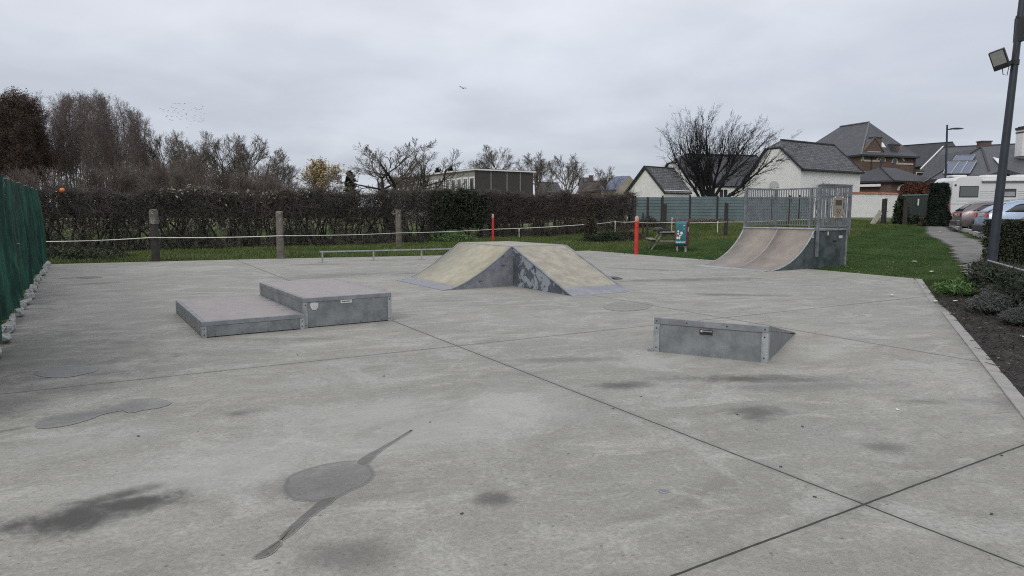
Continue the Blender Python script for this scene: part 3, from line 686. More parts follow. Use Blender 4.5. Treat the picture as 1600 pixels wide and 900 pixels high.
for side in (-1, 1):
    y0 = -0.03 if side < 0 else LD + .03; Y_ = lambda s: y0 + side * s * (LB - .03)
    bz = lambda s: HF * (1 - s)
    F0 = 0.86
    m = MB(); vs = [(0.03, Y_(0), bz(0)), (WD - .03, Y_(0), bz(0)), (WD - .03, Y_(F0), bz(F0)), (0.03, Y_(F0), bz(F0))]
    m.add(vs, [(3, 2, 1, 0) if side < 0 else (0, 1, 2, 3)]); m.build('bank_surface', 'ply_tan', t, solid=0.03)
    m = MB(); vs = [(-.02, Y_(F0), bz(F0) + .006), (WD + .02, Y_(F0), bz(F0) + .006), (WD + .02, Y_(1.02), .003), (-.02, Y_(1.02), .003)]
    m.add(vs, [(3, 2, 1, 0) if side < 0 else (0, 1, 2, 3)]); m.build('steel_flap', 'flap', t, solid=0.006)
    for x0 in (0.0, WD):
        m = MB(); m.prism([(x0, Y_(0), 0), (x0, Y_(1), 0), (x0, Y_(0), HF - .015)], (0.012, 0, 0)); m.build('side_panel', 'worn_panel2', t)
        m = MB(); m.bar((x0, Y_(0), HF - .004), (x0, Y_(1), 0.004), 0.05, 0.018); m.build('edge_rail', 'galv_dull', t)
m = MB(); m.box((-.004, -.004, HF / 2 - .02), (.05, .05, HF - .04)); m.build('corner_plate', 'galv_dull', t)
# dark plate just behind the right tip
m = MB(); m.prism([(WD + LC - .15, -.12, 0.004), (WD + LC + .05, -.1, .004), (WD + LC + .05, .1, .03), (WD + LC - .3, .1, .06)], (0, 0, 0.012)); m.build('lifted_flap_corner', 'bumper', t)

# ------------------------------------------------------------------ quarter pipe
q0 = G(1199.3, 424.4); q1 = G(1090, 415.1); dq = q1 - q0; Wq = dq.length; rzq = math.atan2(dq.y, dq.x)
# local frame: x along the depth (into the platform), y along the width
t = thing('quarter_pipe', 'tall brown quarter pipe with railed platform on the grass edge', 'skate ramp', q0, rzq - R(90))
HQ, LT, LP = 1.08, 1.95, 1.5; RQ = (LT ** 2 + HQ ** 2) / (2 * HQ)
qz = lambda x: RQ - math.sqrt(RQ ** 2 - x * x)
NQ = 22
# two boards and the strip between them
for (ya, yb, nm, mt, dz) in ((0.05, Wq / 2 - .035, 'curved_surface', 'ply_qp', 0), (Wq / 2 - .035, Wq / 2 + .035, 'joint_strip', 'ply_top', 0.003), (Wq / 2 + .035, Wq - .05, 'curved_surface', 'ply_qp', 0)):
    m = MB(); vs = []; 
    for i in range(NQ + 1):
        x = LT * i / NQ; vs += [(x, ya, qz(x) + .012 + dz), (x, yb, qz(x) + .012 + dz)]
    m.add(vs, [(2 * i, 2 * i + 2, 2 * i + 3, 2 * i + 1) for i in range(NQ)]); m.build(nm, mt, t, smooth=True, solid=0.015)
for ya in (0.0, Wq - 0.05):
    m = MB(); vs = []
    for i in range(NQ + 1): x = LT * i / NQ; vs += [(x, ya, qz(x) + .016), (x, ya + .05, qz(x) + .016)]
    m.add(vs, [(2 * i, 2 * i + 2, 2 * i + 3, 2 * i + 1) for i in range(NQ)]); m.build('edge_rail', 'galv', t, smooth=True, solid=0.03)
m = MB(); m.prism([(-.22, -.0, 0.0), (0.12, 0, 0.014), (0.12, Wq, .014), (-.22, Wq, 0.0)], (0, 0, 0.006)); m.build('steel_flap', 'galv', t)
for ya in (0.012, Wq - 0.03):
    pts = [(0.05, 0, 0.0)] + [(LT * i / NQ, 0, qz(LT * i / NQ)) for i in range(1, NQ + 1)] + [(LT + LP, 0, HQ - .03), (LT + LP, 0, 0)]
    m = MB(); m.prism([(x, ya, z) for x, y, z in pts], (0, 0.018, 0)); m.build('side_panel', 'panel_dark', t)
m = MB(); m.box((LT + LP, Wq / 2, HQ / 2 - .02), (0.02, Wq - .02, HQ - .04)); m.build('rear_panel', 'panel_dark', t)
MB().box((LT + LP / 2 + .02, Wq / 2, HQ - .005), (LP - .04, Wq - .02, 0.03)).build('platform_board', 'ply_top', t)
MB().tube([(LT, 0, HQ + .015), (LT, Wq, HQ + .015)], 0.03, 10).build('coping', 'galv', t, smooth=True)
m = MB()
m.bar((LT + .02, -.012, HQ - .005), (LT + LP, -.012, HQ - .005), .02, .05); m.bar((LT + LP, 0, HQ - .005), (LT + LP, Wq, HQ - .005), .05, .05)
m.bar((LT + LP - .02, -.008, 0), (LT + LP - .02, -.008, HQ - .03), .05, .03); m.build('frame_angle', 'galv', t)
RT = HQ + 1.2
def rail_panel(a, b, nb):
    a = Vector(a); b = Vector(b); m = MB(); d = (b - a)
    for z, w in ((RT, .05), (RT - .27, .035), (HQ + .09, .035)):
        m.bar(a + UP * (z - a.z), b + UP * (z - b.z), .035, w)
    for i in range(1, nb):
        p = a + d * i / nb; m.bar(Vector((p.x, p.y, HQ + .07)), Vector((p.x, p.y, RT - .02)), .022, .022)
    return m.build('railing_panel', 'rail_grey', t)
xb = LT + LP + .02
rail_panel((xb, 0, 0), (xb, Wq / 2, 0), 14); rail_panel((xb, Wq / 2, 0), (xb, Wq, 0), 14)
rail_panel((LT + .08, -.03, 0), (xb, -.03, 0), 17); rail_panel((LT + .08, Wq + .01, 0), (xb, Wq + .01, 0), 17)
for (x, y, zb) in ((LT + .07, -.035, .33), (xb, -.035, HQ - .15), (xb, Wq / 2, HQ - .15), (xb, Wq + .01, HQ - .15), (LT + .07, Wq + .01, .33)):
    m = MB(); m.bar((x, y, zb), (x, y, RT + .02), .07, .06); m.build('railing_post', 'rail_grey', t)
m = MB()
m.bar((LT + .03, -.04, RT + .01), (LT + .22, -.04, RT + .055), .05, .05); m.bar((LT + .2, -.04, RT + .045), (xb + .06, -.04, RT + .045), .05, .04); m.build('handrail', 'rail_grey', t)
# stickers and bolts on the dark side
m = MB()
for (x, z, w, hh) in ((LT - .08, .9, .07, .1), (LT + .62, .97, .06, .11), (LT + 1.22, .86, .17, .08)): m.box((x, 0.008, z), (w, 0.006, hh))
m.build('sticker', 'label_white', t)
MB().box((LT + .95, .008, .74), (.16, .006, .05)).build('sticker', 'label_black', t)
MB().box((LT + .5, -.005, 1.3), (.02, .006, .02)).build('reflector', 'white_print', t)
# notice board on the right railing
m = MB().box((LT + .92, -.062, RT - .58), (.42, .02, .62)); nb = m.build('notice_board', M('tan_notice_board', (.3, .25, .2), .6, 0, .1, 8, bmp=0), t)
m = MB(); m.box((LT + .92, -.074, RT - .45), (.3, .004, .15)); 
c0 = Vector((LT + .92, -.074, RT - .7))
for (cx, cz_, r0) in ((-.07, .03, .045), (.06, .03, .045), (0, -.05, .05)):
    pts = [c0 + Vector((cx + r0 * math.cos(a), 0, cz_ + r0 * math.sin(a))) for a in [k * math.pi / 6 for k in range(13)]]
    m.tube(pts, .006, 4)
m.build('notice_print', M('dark_notice_print', (.06, .055, .04), .6, 0, .1, bmp=0), nb)
m = MB()
for dx in (-.18, .18):
    for dz in (-.27, .27): m.tube([(LT + .92 + dx, -.07, RT - .58 + dz), (LT + .92 + dx, -.08, RT - .58 + dz)], .022, 8)
m.build('notice_bolt', 'white_print', nb)

# ------------------------------------------------------------------ grind rail
g0 = G(504, 409.9); g2 = G(658.7, 405.3); gd = (g2 - g0).normalized()
t = thing('grind_rail', 'long low galvanised grind rail behind the skate boxes', 'grind rail', g0, math.atan2(gd.y, gd.x))
MB().bar((-.08, 0, .33), (4.35, 0, .33), .05, .042).build('rail_bar', 'galv', t, bevel=.004)
sp = (g2 - g0).length / 2
for i in range(3):
    MB().bar((i * sp, 0, 0.008), (i * sp, 0, .303), .045).build('leg', 'galv', t)
    MB().box((i * sp, 0, .005), (.24, .16, .01)).build('foot_plate', 'galv_dull', t)

# ------------------------------------------------------------------ green net fence on the left
e0 = G(70, 413) + Vector((-.1, .05, 0)); nd = l_dir.copy(); LN = 19.0
t = thing('net_fence', 'dark green windbreak net fence sagging along the left slab edge', 'fence', e0, math.atan2(nd.y, nd.x))
nu, nv = 900, 40; rs = np.random.RandomState(5)
S_ = np.linspace(0, LN, nu); T_ = np.linspace(0, 1, nv); SS, TT = np.meshgrid(S_, T_)
topz = 2.24 - 0.012 * SS - 0.05 * np.abs(np.sin(SS * math.pi / 2.5)) ** .7
fold = (np.sin(SS * 5.3 + 2.2 * np.sin(SS * .9) + 1.2 * TT) * .075 + np.abs(np.sin(SS * 6.3 + 2 + TT)) ** 3 * .07 + np.sin(SS * 21 + TT * 4 + 2 * np.sin(SS * 3)) * .018 + np.sin(TT * 40 + SS * 2) * .004) * (0.55 + .5 * (1 - TT)) + 0.05 * np.sin(SS * 1.7) * (1 - TT)
bell = .05 * np.sin(np.pi * TT) * np.sin(SS * .8 + 1)
Vn = np.stack([SS, fold + bell - .02, (.10 + .05 * np.sin(SS * 2.3)) * (1 - TT) + TT * topz], -1).reshape(-1, 3)
I = np.arange((nv - 1) * nu).reshape(-1, nu)[:, :-1].ravel()
Fn = np.stack([I, I + 1, I + nu + 1, I + nu], 1)
o = mesh_from_np('net', Vn, Fn, 'net', t, smooth=True)
uvl = o.data.uv_layers.new(name='uv').data; uvs = Vn[Fn.ravel()][:, [0, 2]].astype(np.float32); uvl.foreach_set('uv', uvs.ravel())
m = MB(); m.tube([(s, -.0, 2.255 - .012 * s - .04 * abs(math.sin(s * math.pi / 2.5))) for s in np.linspace(0, LN, 80)], .006, 5); m.build('top_wire', 'galv_dull', t)
i = 0; s = 0
while s <= LN:
    m = MB(); m.tube([(s, -.16, -.05), (s, -.16, 2.26 - .012 * s)], .03, 8); m.build('fence_post', 'gate', t, smooth=True); s += 2.5
s = 0.05; k = 0
while s < 18:
    L_ = rnd.uniform(.2, .5); m = MB(); n = 7
    m.box((0, 0, 0), (L_, rnd.uniform(.07, .13), rnd.uniform(.06, .13)))
    o = m.build('footing_block', 'white_lump', t, bevel=.03)
    o.location = (s + L_ / 2, .14 + rnd.uniform(-.03, .03), .06); o.rotation_euler = (rnd.uniform(-.25, .25), rnd.uniform(-.06, .06), rnd.uniform(-.12, .12)); s += L_ + rnd.uniform(.1, .8)
    md = o.modifiers.new('sub', 'SUBSURF'); md.levels = 2; md.render_levels = 2; md.subdivision_type = 'SIMPLE'
    tx = bpy.data.textures.new('lump', 'CLOUDS'); tx.noise_scale = .06; md = o.modifiers.new('disp', 'DISPLACE'); md.texture = tx; md.strength = .045; md.texture_coords = 'LOCAL'
# orange balls
def ball(loc, r, label):
    m = MB(); m.lathe((0, 0, 0), [(r * math.sin(a), -r * math.cos(a)) for a in [0.05 + i * (math.pi - .1) / 10 for i in range(11)]], 14)
    o = m.build('ball', 'orange', smooth=True); o.location = loc; tag(o, label, 'ball'); return o
b0 = G(12, 487); ball((b0.x - .35, b0.y, .11), .11, 'orange ball lying behind the green net')

# ------------------------------------------------------------------ wooden posts, bollards, rope
def wpost(px, py_base, py_top, Y, w, mat, label, lean=0.0, grp='old wooden fence posts', name='wooden_post', cap=None):
    base = on(px, Y); top = P(px, py_top, Y); hh = top.z - base.z
    t = thing(name, label, 'post', base, rnd.uniform(-.3, .3), grp)
    m = MB(); N = 12; K = 9; prof = []
    vs = []; fs = []; ph = rnd.uniform(0, 6)
    for i in range(K):
        z = -.1 + (hh + .1) * i / (K - 1)
        for k in range(N):
            a = 2 * math.pi * k / N; rr = w / 2 * (1 + .1 * math.sin(3 * a + ph) + rnd.uniform(-.05, .05)) * (1.06 - .1 * i / K)
            vs.append((rr * math.cos(a) + lean * z, rr * math.sin(a), z + (rnd.uniform(-.03, .05) if i == K - 1 else 0)))
    for i in range(K - 1):
        for k in range(N): fs.append((i * N + k, i * N + (k + 1) % N, (i + 1) * N + (k + 1) % N, (i + 1) * N + k))
    fs.append(tuple((K - 1) * N + k for k in range(N)))
    m.add(vs, fs); m.build('shaft', mat, t)
    m = MB(); m.tube([(w * .52 + lean * hh * .5, -w * .3, hh * .52), (w * .52 + lean * hh * .5, -w * .55, hh * .52)], .02, 6); m.build('rope_clip', 'black', t)
    if cap:
        m = MB(); zc = hh * .74; m.lathe((0, 0, 0), [(w * .56, zc), (w * .55, hh - .04), (w * .4, hh + .05)], 10); m.build('pale_top', cap, t)
    return t
wpost(245, 407, 329, 21.6, .24, 'wood_dark', 'dark post with a pale weathered top nearest the green net', cap='wood_post')
wpost(440, 403, 332, 22.9, .24, 'wood_post', 'pale grey weathered post left of the grind rail')
wpost(624, 388, 329, 29.5, .25, 'wood_post', 'split brown and grey post behind the grind rail')
wpost(776, 370, 330, 37.0, .22, 'wood_post', 'post half hidden behind the hedge-side red marker')
wpost(1036, 362, 319, 33.2, .2, 'wood_dark', 'dark post rising behind the picnic table')
wpost(1132, 369.6, 317.5, 32.2, .19, 'wood_dark', 'blackish post standing alone between bin and quarter pipe')
wpost(1226, 353, 306, 34, .17, 'wood_dark', 'dark leaning post seen through the quarter pipe railing', lean=.06)
wpost(1376, 349, 311, 41, .28, 'wood_dark', 'dark square post with a broken pale plank against it')
wpost(1409, 355, 313, 39.5, .24, 'wood_dark', 'ivy covered post beside the dark green gate')
wpost(1032, 345, 309, 42.5, .14, 'wood_dark', 'thin black post against the grey green fence')
wpost(1010, 372, 309, 34.5, .12, 'wood_dark', 'slim black post left of the picnic table')
wpost(1003, 362, 333, 35.5, .09, 'wood_dark', 'short thin stake right of the red bollard')
m = MB(); a = on(1358, 39.6, .02); b = P(1376, 331, 40.6); m.bar(a, b, .3, .05, up=(0, 1, 0)); tag(m.build('plank', 'wood_pale', bevel=.01), 'pale broken plank leaning on the dark post', 'plank')
def bollard(px, Y, hh, r, label):
    t = thing('bollard', label, 'bollard', on(px, Y), rnd.uniform(-.2, .2), 'red marker bollards')
    m = MB(); m.lathe((0, 0, 0), [(r * 1.02, -.05), (r, .1), (r * .97, hh * .86), (r * .97, hh * .861)], 14); m.build('red_shaft', 'red', t, smooth=True)
    m = MB(); m.lathe((0, 0, 0), [(r * .99, hh * .861), (r * .97, hh * .92), (r * .8, hh * .975), (r * .4, hh)], 14); m.build('pale_cap', M('pale_red_cap', (.5, .3, .24), .6, 0, .2, bmp=0), t, smooth=True)
    m = MB(); m.lathe((0, 0, hh * .7), [(r * 1.03, 0), (r * 1.03, .012)], 14); m.build('ring', 'bumper', t)
bollard(993.5, 25.4, 1.47, .078, 'red bollard with pale rounded cap at the slab edge')
bollard(770.5, 33.5, 1.35, .06, 'thin red bollard in front of the hedge behind the funbox')
def rope(pts, label, r=.011, sag=.03):
    fine = []
    for a, b in zip(pts, pts[1:]):
        n = 10
        for i in range(n): k = i / n; fine.append(a.lerp(b, k) - UP * sag * 4 * k * (1 - k))
    fine.append(pts[-1]); m = MB(); m.tube(fine, r, 5); tag(m.build('rope', 'rope', smooth=True), label, 'rope', 'white tape between the posts')
rope([P(-60, 385, 20.2), P(66, 377.5, 21.2), P(238, 371, 21.4), P(440, 368.3, 22.75), P(624, 364, 29.3), P(776, 358, 35), P(918, 350.5, 34.2), P(960, 346, 36.8), P(993, 346.5, 25.5)], 'white rope running from the net past the grey posts to the red bollard', .014)
rope([P(994, 347, 25.5), P(1036, 347.5, 33), P(1130, 347, 32), P(1225, 344, 33.8), P(1300, 340, 36)], 'white rope strung in front of the grey green fence', .012)
def stake(px, py, Y, label):
    b = on(px, Y); top = P(px, py, Y); m = MB(); m.tube([(0, 0, -.05), (0, 0, top.z - b.z)], [.02, .016], 6); m.box((0, 0, top.z - b.z - .05), (.05, .05, .1))
    o = m.build('stake', 'rope'); o.location = b; tag(o, label, 'stake', 'white plastic rope stakes')
stake(960, 345, 37, 'white plastic stake left of the red bollard'); stake(1048, 340, 38, 'white stake above the litter bin against the fence')
stake(1119, 346, 36, 'short white stake left of the lone dark post'); stake(811, 357, 36, 'white stake behind the funbox deck')

# ------------------------------------------------------------------ picnic table, bin
tp = on(1041, 28.9)
t = thing('picnic_table', 'mossy wooden picnic table half hidden behind the litter bin', 'picnic table', tp, R(84))
m = MB()
for i in range(5): m.box((0, -.3 + i * .15, .735), (1.8, .14, .045))
m.build('tabletop', 'table_wood', t, bevel=.005)
for sy in (-1, 1):
    m = MB()
    for k in range(2): m.box((0, sy * (.62 + k * .14), .44), (1.8, .13, .045))
    m.build('bench_seat', 'table_wood', t, bevel=.005)
for sx in (-1, 1):
    x = sx * .62
    for sy in (-1, 1):
        MB().bar((x, sy * .26, .71), (x, sy * .72, 0), .05, .11, up=(1, 0, 0)).build('leg', 'table_wood', t)
    MB().bar((x + .05, -.76, .37), (x + .05, .76, .37), .05, .1).build('crossbeam', 'table_wood', t)
    MB().bar((x + .05, -.36, .68), (x + .05, .36, .68), .05, .08).build('crossbeam', 'table_wood', t)
cb = P(1028.5, 362, 28.7)
m = MB(); prof = [(.03, 0), (.2, .0), (.24, .05), (.22, .12), (.14, .17), (.03, .19)]; m.lathe((0, 0, 0), prof, 14)
o = m.build('bag', 'black', smooth=True); o.location = (cb.x, cb.y, tp.z + .76); o.scale = (1.0, .8, 1); tag(o, 'black rounded bundle on the near end of the picnic table', 'bag')
cb = P(1043, 361, 28.8); m = MB(); m.box((0, 0, .05), (.3, .2, .1)); m.box((.02, 0, .12), (.16, .14, .05), rz=.3); o = m.build('bag', 'black', bevel=.02); o.location = (cb.x, cb.y, tp.z + .76)
tag(o, 'flat black bundle on the picnic table beside the bin', 'bag')

bb = on(1064, 27.2)
t = thing('litter_bin', 'teal litter bin with dark red side on two pale legs', 'litter bin', bb, R(-27))
Wb, Db, zb, ztb = .47, .42, .26, 1.22
def rounded(y0, y1, z0, z1, r):
    pts = []
    for (cy, cz_, a0) in ((y1 - r, z0 + r, -90), (y1 - r, z1 - r, 0), (y0 + r, z1 - r, 90), (y0 + r, z0 + r, 180)):
        for k in range(6): a = R(a0 + 18 * k); pts.append((cy + r * math.cos(a), cz_ + r * math.sin(a)))
    return pts
prof = rounded(-Db / 2, Db / 2, zb, ztb, .09)
m = MB(); m.prism([(-Wb / 2 + .02, y, z) for y, z in prof], (Wb - .04, 0, 0)); m.build('shell', 'teal', t, smooth=True)
for sx in (-1, 1):
    m = MB(); pr = rounded(-Db / 2 - .008, Db / 2 + .008, zb - .008, ztb + .008, .095); m.prism([(sx * (Wb / 2 - .01) - .015, y, z) for y, z in pr], (.03, 0, 0)); sp_ = m.build('side_panel', 'maroon', t)
    m = MB(); m.box((sx * (Wb / 2 + .008), 0, ztb - .16), (.006, .26, .14)); m.build('slot', 'black', sp_)
m = MB(); m.prism([(Wb / 2 + .009, y * .07, .9 + z * .11) for y, z in [(math.cos(a), math.sin(a)) for a in [k * math.pi / 5 for k in range(10)]]], (.004, 0, 0)); m.build('badge', 'white_print', t)
for sx in (-1, 1): MB().box((sx * .17, 0, .12), (.07, .1, .32)).build('leg', 'galv', t, bevel=.006)
m = MB(); m.box((0, 0, ztb - .012 + .02), (Wb - .06, .3, .02)); m.build('lid', M('pale_teal_lid', (.09, .26, .29), .4, 0, .2, bmp=0), t, bevel=.008)
# print on the front
yf = -Db / 2 - .003
def text_mesh(txt, size, name, mat, parent, loc, rot, ext=.001):
    cu = bpy.data.curves.new(name, 'FONT'); cu.body = txt; cu.size = size; cu.align_x = 'CENTER'; cu.extrude = ext; cu.offset = size * .02
    ob = bpy.data.objects.new(name + '_tmp', cu); COL.objects.link(ob)
    dg = bpy.context.evaluated_depsgraph_get(); me = bpy.data.meshes.new_from_object(ob.evaluated_get(dg)); bpy.data.objects.remove(ob)
    me.materials.clear(); me.materials.append(MAT[mat]); o = bpy.data.objects.new(name, me); COL.objects.link(o); o.parent = parent; o.location = loc; o.rotation_euler = rot; return o
text_mesh('haaltert', .125, 'lettering', 'white_print', t, (0, yf, .365), (R(90), 0, 0))
m = MB()
def disc(cx, cz_, rx, rz_, dy=0): m.prism([(cx + rx * math.cos(a), yf + dy, cz_ + rz_ * math.sin(a)) for a in [k * math.pi / 6 for k in range(12)]], (0, -.002, 0))
for c in ((-.1, .83, .035, .045), (-.1, .73, .035, .04), (-.13, .57, .04, .06), (-.05, .57, .04, .06), (-.02, .66, .05, .03), (.03, .76, .05, .06)): disc(*c)
m.build('emblem', 'white_print', t)
m = MB(); disc(-.15, .68, .03, .08, -.0015); disc(-.08, .66, .03, .025, -.0015); m.build('emblem_red', 'red', t)
m = MB(); m.box((.13, yf, 1.07), (.07, .003, .02)); m.box((.13, yf, .93), (.05, .003, .015)); m.build('print', 'white_print', t)

# ------------------------------------------------------------------ grey green slat fence, white wall, gate
fz = 2.63; fy = 44.0
t = thing('slat_fence', 'long grey green horizontal slat fence behind the picnic table', 'fence', (7.9, fy, h(8, fy)))
x = 8.0; i = 0
while x < 19.6:
    x2 = min(x + 1.78, 19.6); top = fz + rnd.uniform(-.02, .03); m = MB(); b = .8
    nsl = 9
    for k in range(nsl):
        z0 = b + (top - b) * k / nsl; z1 = b + (top - b) * (k + 1) / nsl
        m.prism([(x + .05, fy, z0), (x + .05, fy - .028, z0 + .008), (x + .05, fy - .012, z1 - .01), (x + .05, fy, z1)], (x2 - x - .1, 0, 0))
    m.build('slat_panel', 'fence_slat', t, world=True)
    MB().box((x, fy - .01, (top + .4) / 2 + .05), (.1, .1, top - .4 + .1)).build('fence_post', 'black', t, world=True)
    x = x2
MB().box((13.8, fy + .03, .72), (11.8, .06, .5)).build('base_board', 'concrete_grey', t, world=True)
# short end panel dark
MB().box((7.85, fy, 1.7), (.16, .1, 2.0)).build('end_post', 'black', t, world=True)

w0 = Vector((23.0, 53.5, 0)); w1 = P(1405, 300, 58); w1.z = 0; wd = (w1 - w0)
t = thing('garden_wall', 'whitewashed brick garden wall with orange tile coping', 'wall', w0)
zt = P(1320, 306, 55).z
m = MB(); dn = Vector((-wd.y, wd.x, 0)).normalized() * .3
m.prism([w0 + UP * .6, w1 + UP * .6, w1 + dn + UP * .6, w0 + dn + UP * .6], UP * (zt - .6)); m.build('wall_body', 'whitewash', t, world=True)
m = MB(); n = 26
for k in range(n):
    a = w0 + wd * k / n; b = w0 + wd * (k + .94) / n; zz = zt + (.03 if k < 8 else .22) + rnd.uniform(-.02, .02)
    m.prism([a - dn * .25 + UP * (zz - .03), a + dn * .5 + UP * (zz + .13), a + dn * 1.25 + UP * (zz - .03)], b - a)
m.build('tile_coping', 'orange_tile', t, world=True)
m = MB(); a = w0 + wd * 8 / n; m.prism([a + UP * (zt - .01), w1 + UP * (zt - .01), w1 + dn + UP * (zt - .01), a + dn + UP * (zt - .01)], UP * .21); m.build('raised_course', 'whitewash', t, world=True)

g_a = P(1409, 305, 44); g_b = P(1450, 305, 43)
t = thing('garden_gate', 'dark green board gate between the white wall and the shrub', 'gate', (g_a.x, g_a.y, h(g_a.x, g_a.y)))
m = MB(); n = 9; d = Vector((g_b.x - g_a.x, g_b.y - g_a.y, 0))
for k in range(n):
    a = Vector((g_a.x, g_a.y, .8)) + d * k / n; m.prism([a, a + d * .93 / n, a + d * .93 / n + Vector((0, .04, 0)), a + Vector((0, .04, 0))], UP * (g_a.z - .82))
m.build('gate_boards', 'gate', t, world=True)
m = MB(); m.bar(Vector((g_a.x, g_a.y - .01, g_a.z)), Vector((g_b.x, g_b.y - .01, g_a.z)), .08, .08); m.build('gate_frame', 'fence_slat', t, world=True)
c = P(1434, 316, 43.3); MB().box((c.x, c.y - .06, c.z), (.08, .02, .42)).build('latch_plate', 'white_print', t, world=True)

# ------------------------------------------------------------------ buildings
def Q(px, Y): u = (px - 800) / F_PX; return Vector((u * Y, Y, 0))
def Zp(py, Y): return P(800, py, Y).z
def at(p, z): return Vector((p.x, p.y, z))
def window(parent, c, right, up, w, hh, frame='white_trim', pane='glass', nrm=None, bars=0, depth=.05, fw=.08):
    right = right.normalized(); up = up.normalized(); nrm = nrm or right.cross(up).normalized()
    m = MB()
    def slab(cc, ww, hhh, d): m.prism([cc - right * ww / 2 - up * hhh / 2, cc + right * ww / 2 - up * hhh / 2, cc + right * ww / 2 + up * hhh / 2, cc - right * ww / 2 + up * hhh / 2], nrm * d)
    slab(c - right * (w / 2 - fw / 2), fw, hh, depth); slab(c + right * (w / 2 - fw / 2), fw, hh, depth)
    slab(c - up * (hh / 2 - fw / 2), w - 2 * fw, fw, depth); slab(c + up * (hh / 2 - fw / 2), w - 2 * fw, fw, depth)
    for b in range(bars): slab(c + right * (w * ((b + 1) / (bars + 1) - .5)), .05, hh - 2 * fw, depth * .8)
    fr = m.build('window', frame, parent, world=True)
    m = MB(); slab(c, w - 2 * fw, hh - 2 * fw, .02); o = m.build('pane', pane, fr, world=False)
    inv = (Matrix.Translation(parent.location) @ Matrix.Rotation(parent.rotation_euler.z, 4, 'Z')).inverted()
    for v in o.data.vertices: v.co = inv @ v.co
    return fr
def roofq(t, quads, mat, thick=.14, name='roof'):
    m = MB()
    for q in quads:
        a, b, c = Vector(q[0]), Vector(q[1]), Vector(q[2])
        if (b - a).cross(c - a).z < 0: q = q[::-1]
        m.quad(*q)
    return m.build(name, mat, t, world=True, solid=thick)
def block(t, pts, z0, z1, mat, name='wall'):
    m = MB(); m.prism([at(p, z0) for p in pts], UP * (z1 - z0)); 
    return m.build(name, mat, t, world=True)
def chimney(t, p, w, d, z0, z1, mat, rz=0, cap='slate_dark', bands=False, parent=None):
    o = MB().box(at(p, (z0 + z1) / 2), (w, d, z1 - z0), rz=rz).build('chimney', mat, parent or t, world=True)
    inv = (Matrix.Translation(t.location)).inverted()
    if parent is not None:
        for v in o.data.vertices: pass
    MB().box(at(p, z1 + .05), (w + .14, d + .14, .12), rz=rz).build('chimney_cap', cap, t, world=True)
    return o

# small white gabled outbuilding
Lc = Vector((10.55, 62.1, 0)); Rc = Vector((13.2, 58.8, 0)); wdir = (Rc - Lc).normalized(); ld = Vector((-wdir.y, wdir.x, 0)); ze, zr = 3.57, 5.72; LL = 5.0
t = thing('white_outbuilding', 'small white gabled outbuilding with black slate roof left of the bare tree', 'building', at(Rc, 1.0))
m = MB(); pk = (Lc + Rc) / 2
m.prism([at(Lc, .6), at(Rc, .6), at(Rc, ze), at(pk, zr - .05), at(Lc, ze)], ld * 3.6); m.build('wall', 'white_wall', t, world=True)
ov = ld * -.15; E = ld * LL; lo = wdir * .18; dzz = .18 * (zr - ze) / 2.1
roofq(t, [[at(Rc, ze - dzz) + lo + ov, at(Rc, ze - dzz) + lo + E * .75, at(pk, zr) + E * .8, at(pk, zr) + ov], [at(Lc, ze - dzz) - lo + ov, at(pk, zr) + ov, at(pk, zr) + E * .8, at(Lc, ze - dzz) - lo + E * .75]], 'slate')
m = MB()
for a, b in ((at(Rc, ze - dzz) + lo, at(pk, zr + .03)), (at(Lc, ze - dzz) - lo, at(pk, zr + .03))): m.bar(a + ov * 1.2, b + ov * 1.2, .06, .16)
m.bar(at(pk, zr + .03) + ov, at(pk, zr + .03) + E * .8, .14, .08)
m.build('verge', 'fascia', t, world=True)
block(t, [Rc + ld * 1.0 - wdir * .02, Rc + ld * 2.9 - wdir * .02, Rc + ld * 2.9 - wdir * .4 + wdir * .45, Rc + ld * 1.0 + wdir * .03], 1.2, 2.95, 'glass', 'doorway')

# barn with half-hip
def barn(t, Rf, L, ang_w, Wd, zeR, zeL, zridge, zhip, u0, mats, z0=.6, end_hip=False):
    ldir = Vector((math.cos(ang_w), math.sin(ang_w), 0)); wv = Vector((-ldir.y, ldir.x, 0))
    Rr = Rf; Lf = Rf + wv * Wd
    # peak line at mid width
    zf = lambda s: zeR + (zridge - zeR) * s / (Wd / 2) if s < Wd / 2 else zeL + (zridge - zeL) * (Wd - s) / (Wd / 2)
    sR = (zhip - zeR) / (zridge - zeR) * Wd / 2; sL = Wd - (zhip - zeL) / (zridge - zeL) * Wd / 2
    m = MB(); m.prism([at(Lf, z0), at(Rr, z0), at(Rr, zeR), at(Rr + wv * sR, zhip - .04), at(Rr + wv * sL, zhip - .04), at(Lf, zeL)], ldir * L)
    m.build('wall', mats[0], t, world=True)
    o = -ldir * .12; mid = Rr + wv * Wd / 2
    R0 = at(Rr - wv * .25, zeR - .25 * (zridge - zeR) / (Wd / 2)); L0 = at(Lf + wv * .25, zeL - .25 * (zridge - zeL) / (Wd / 2)); E = ldir * (L + .12)
    hR = at(Rr + wv * sR, zhip) + o; hL = at(Rr + wv * sL, zhip) + o; rs_ = at(mid + ldir * u0, zridge); re = at(mid, zridge) + E
    qs = [[R0 + o, R0 + E, re, rs_, hR], [L0 + E, L0 + o, hL, rs_, re], [hL, hR, rs_]]
    roofq(t, qs, mats[1], .12)
    m = MB(); m.bar(R0 + o, R0 + E, .1, .12); m.bar(R0 + o * 1.5, hR + o * .5, .06, .14); m.bar(L0 + o * 1.5, hL + o * .5, .06, .14); m.bar(rs_ + UP * .04, re + UP * .04, .16, .1); m.bar(R0 + E, re, .06, .14); m.build('verge', 'fascia', t, world=True)
    return ldir, wv
Rb = Vector((22.07, 52, 0))
t = thing('white_barn', 'white barn with mottled slate roof behind the quarter pipe', 'building', at(Rb, 1.1))
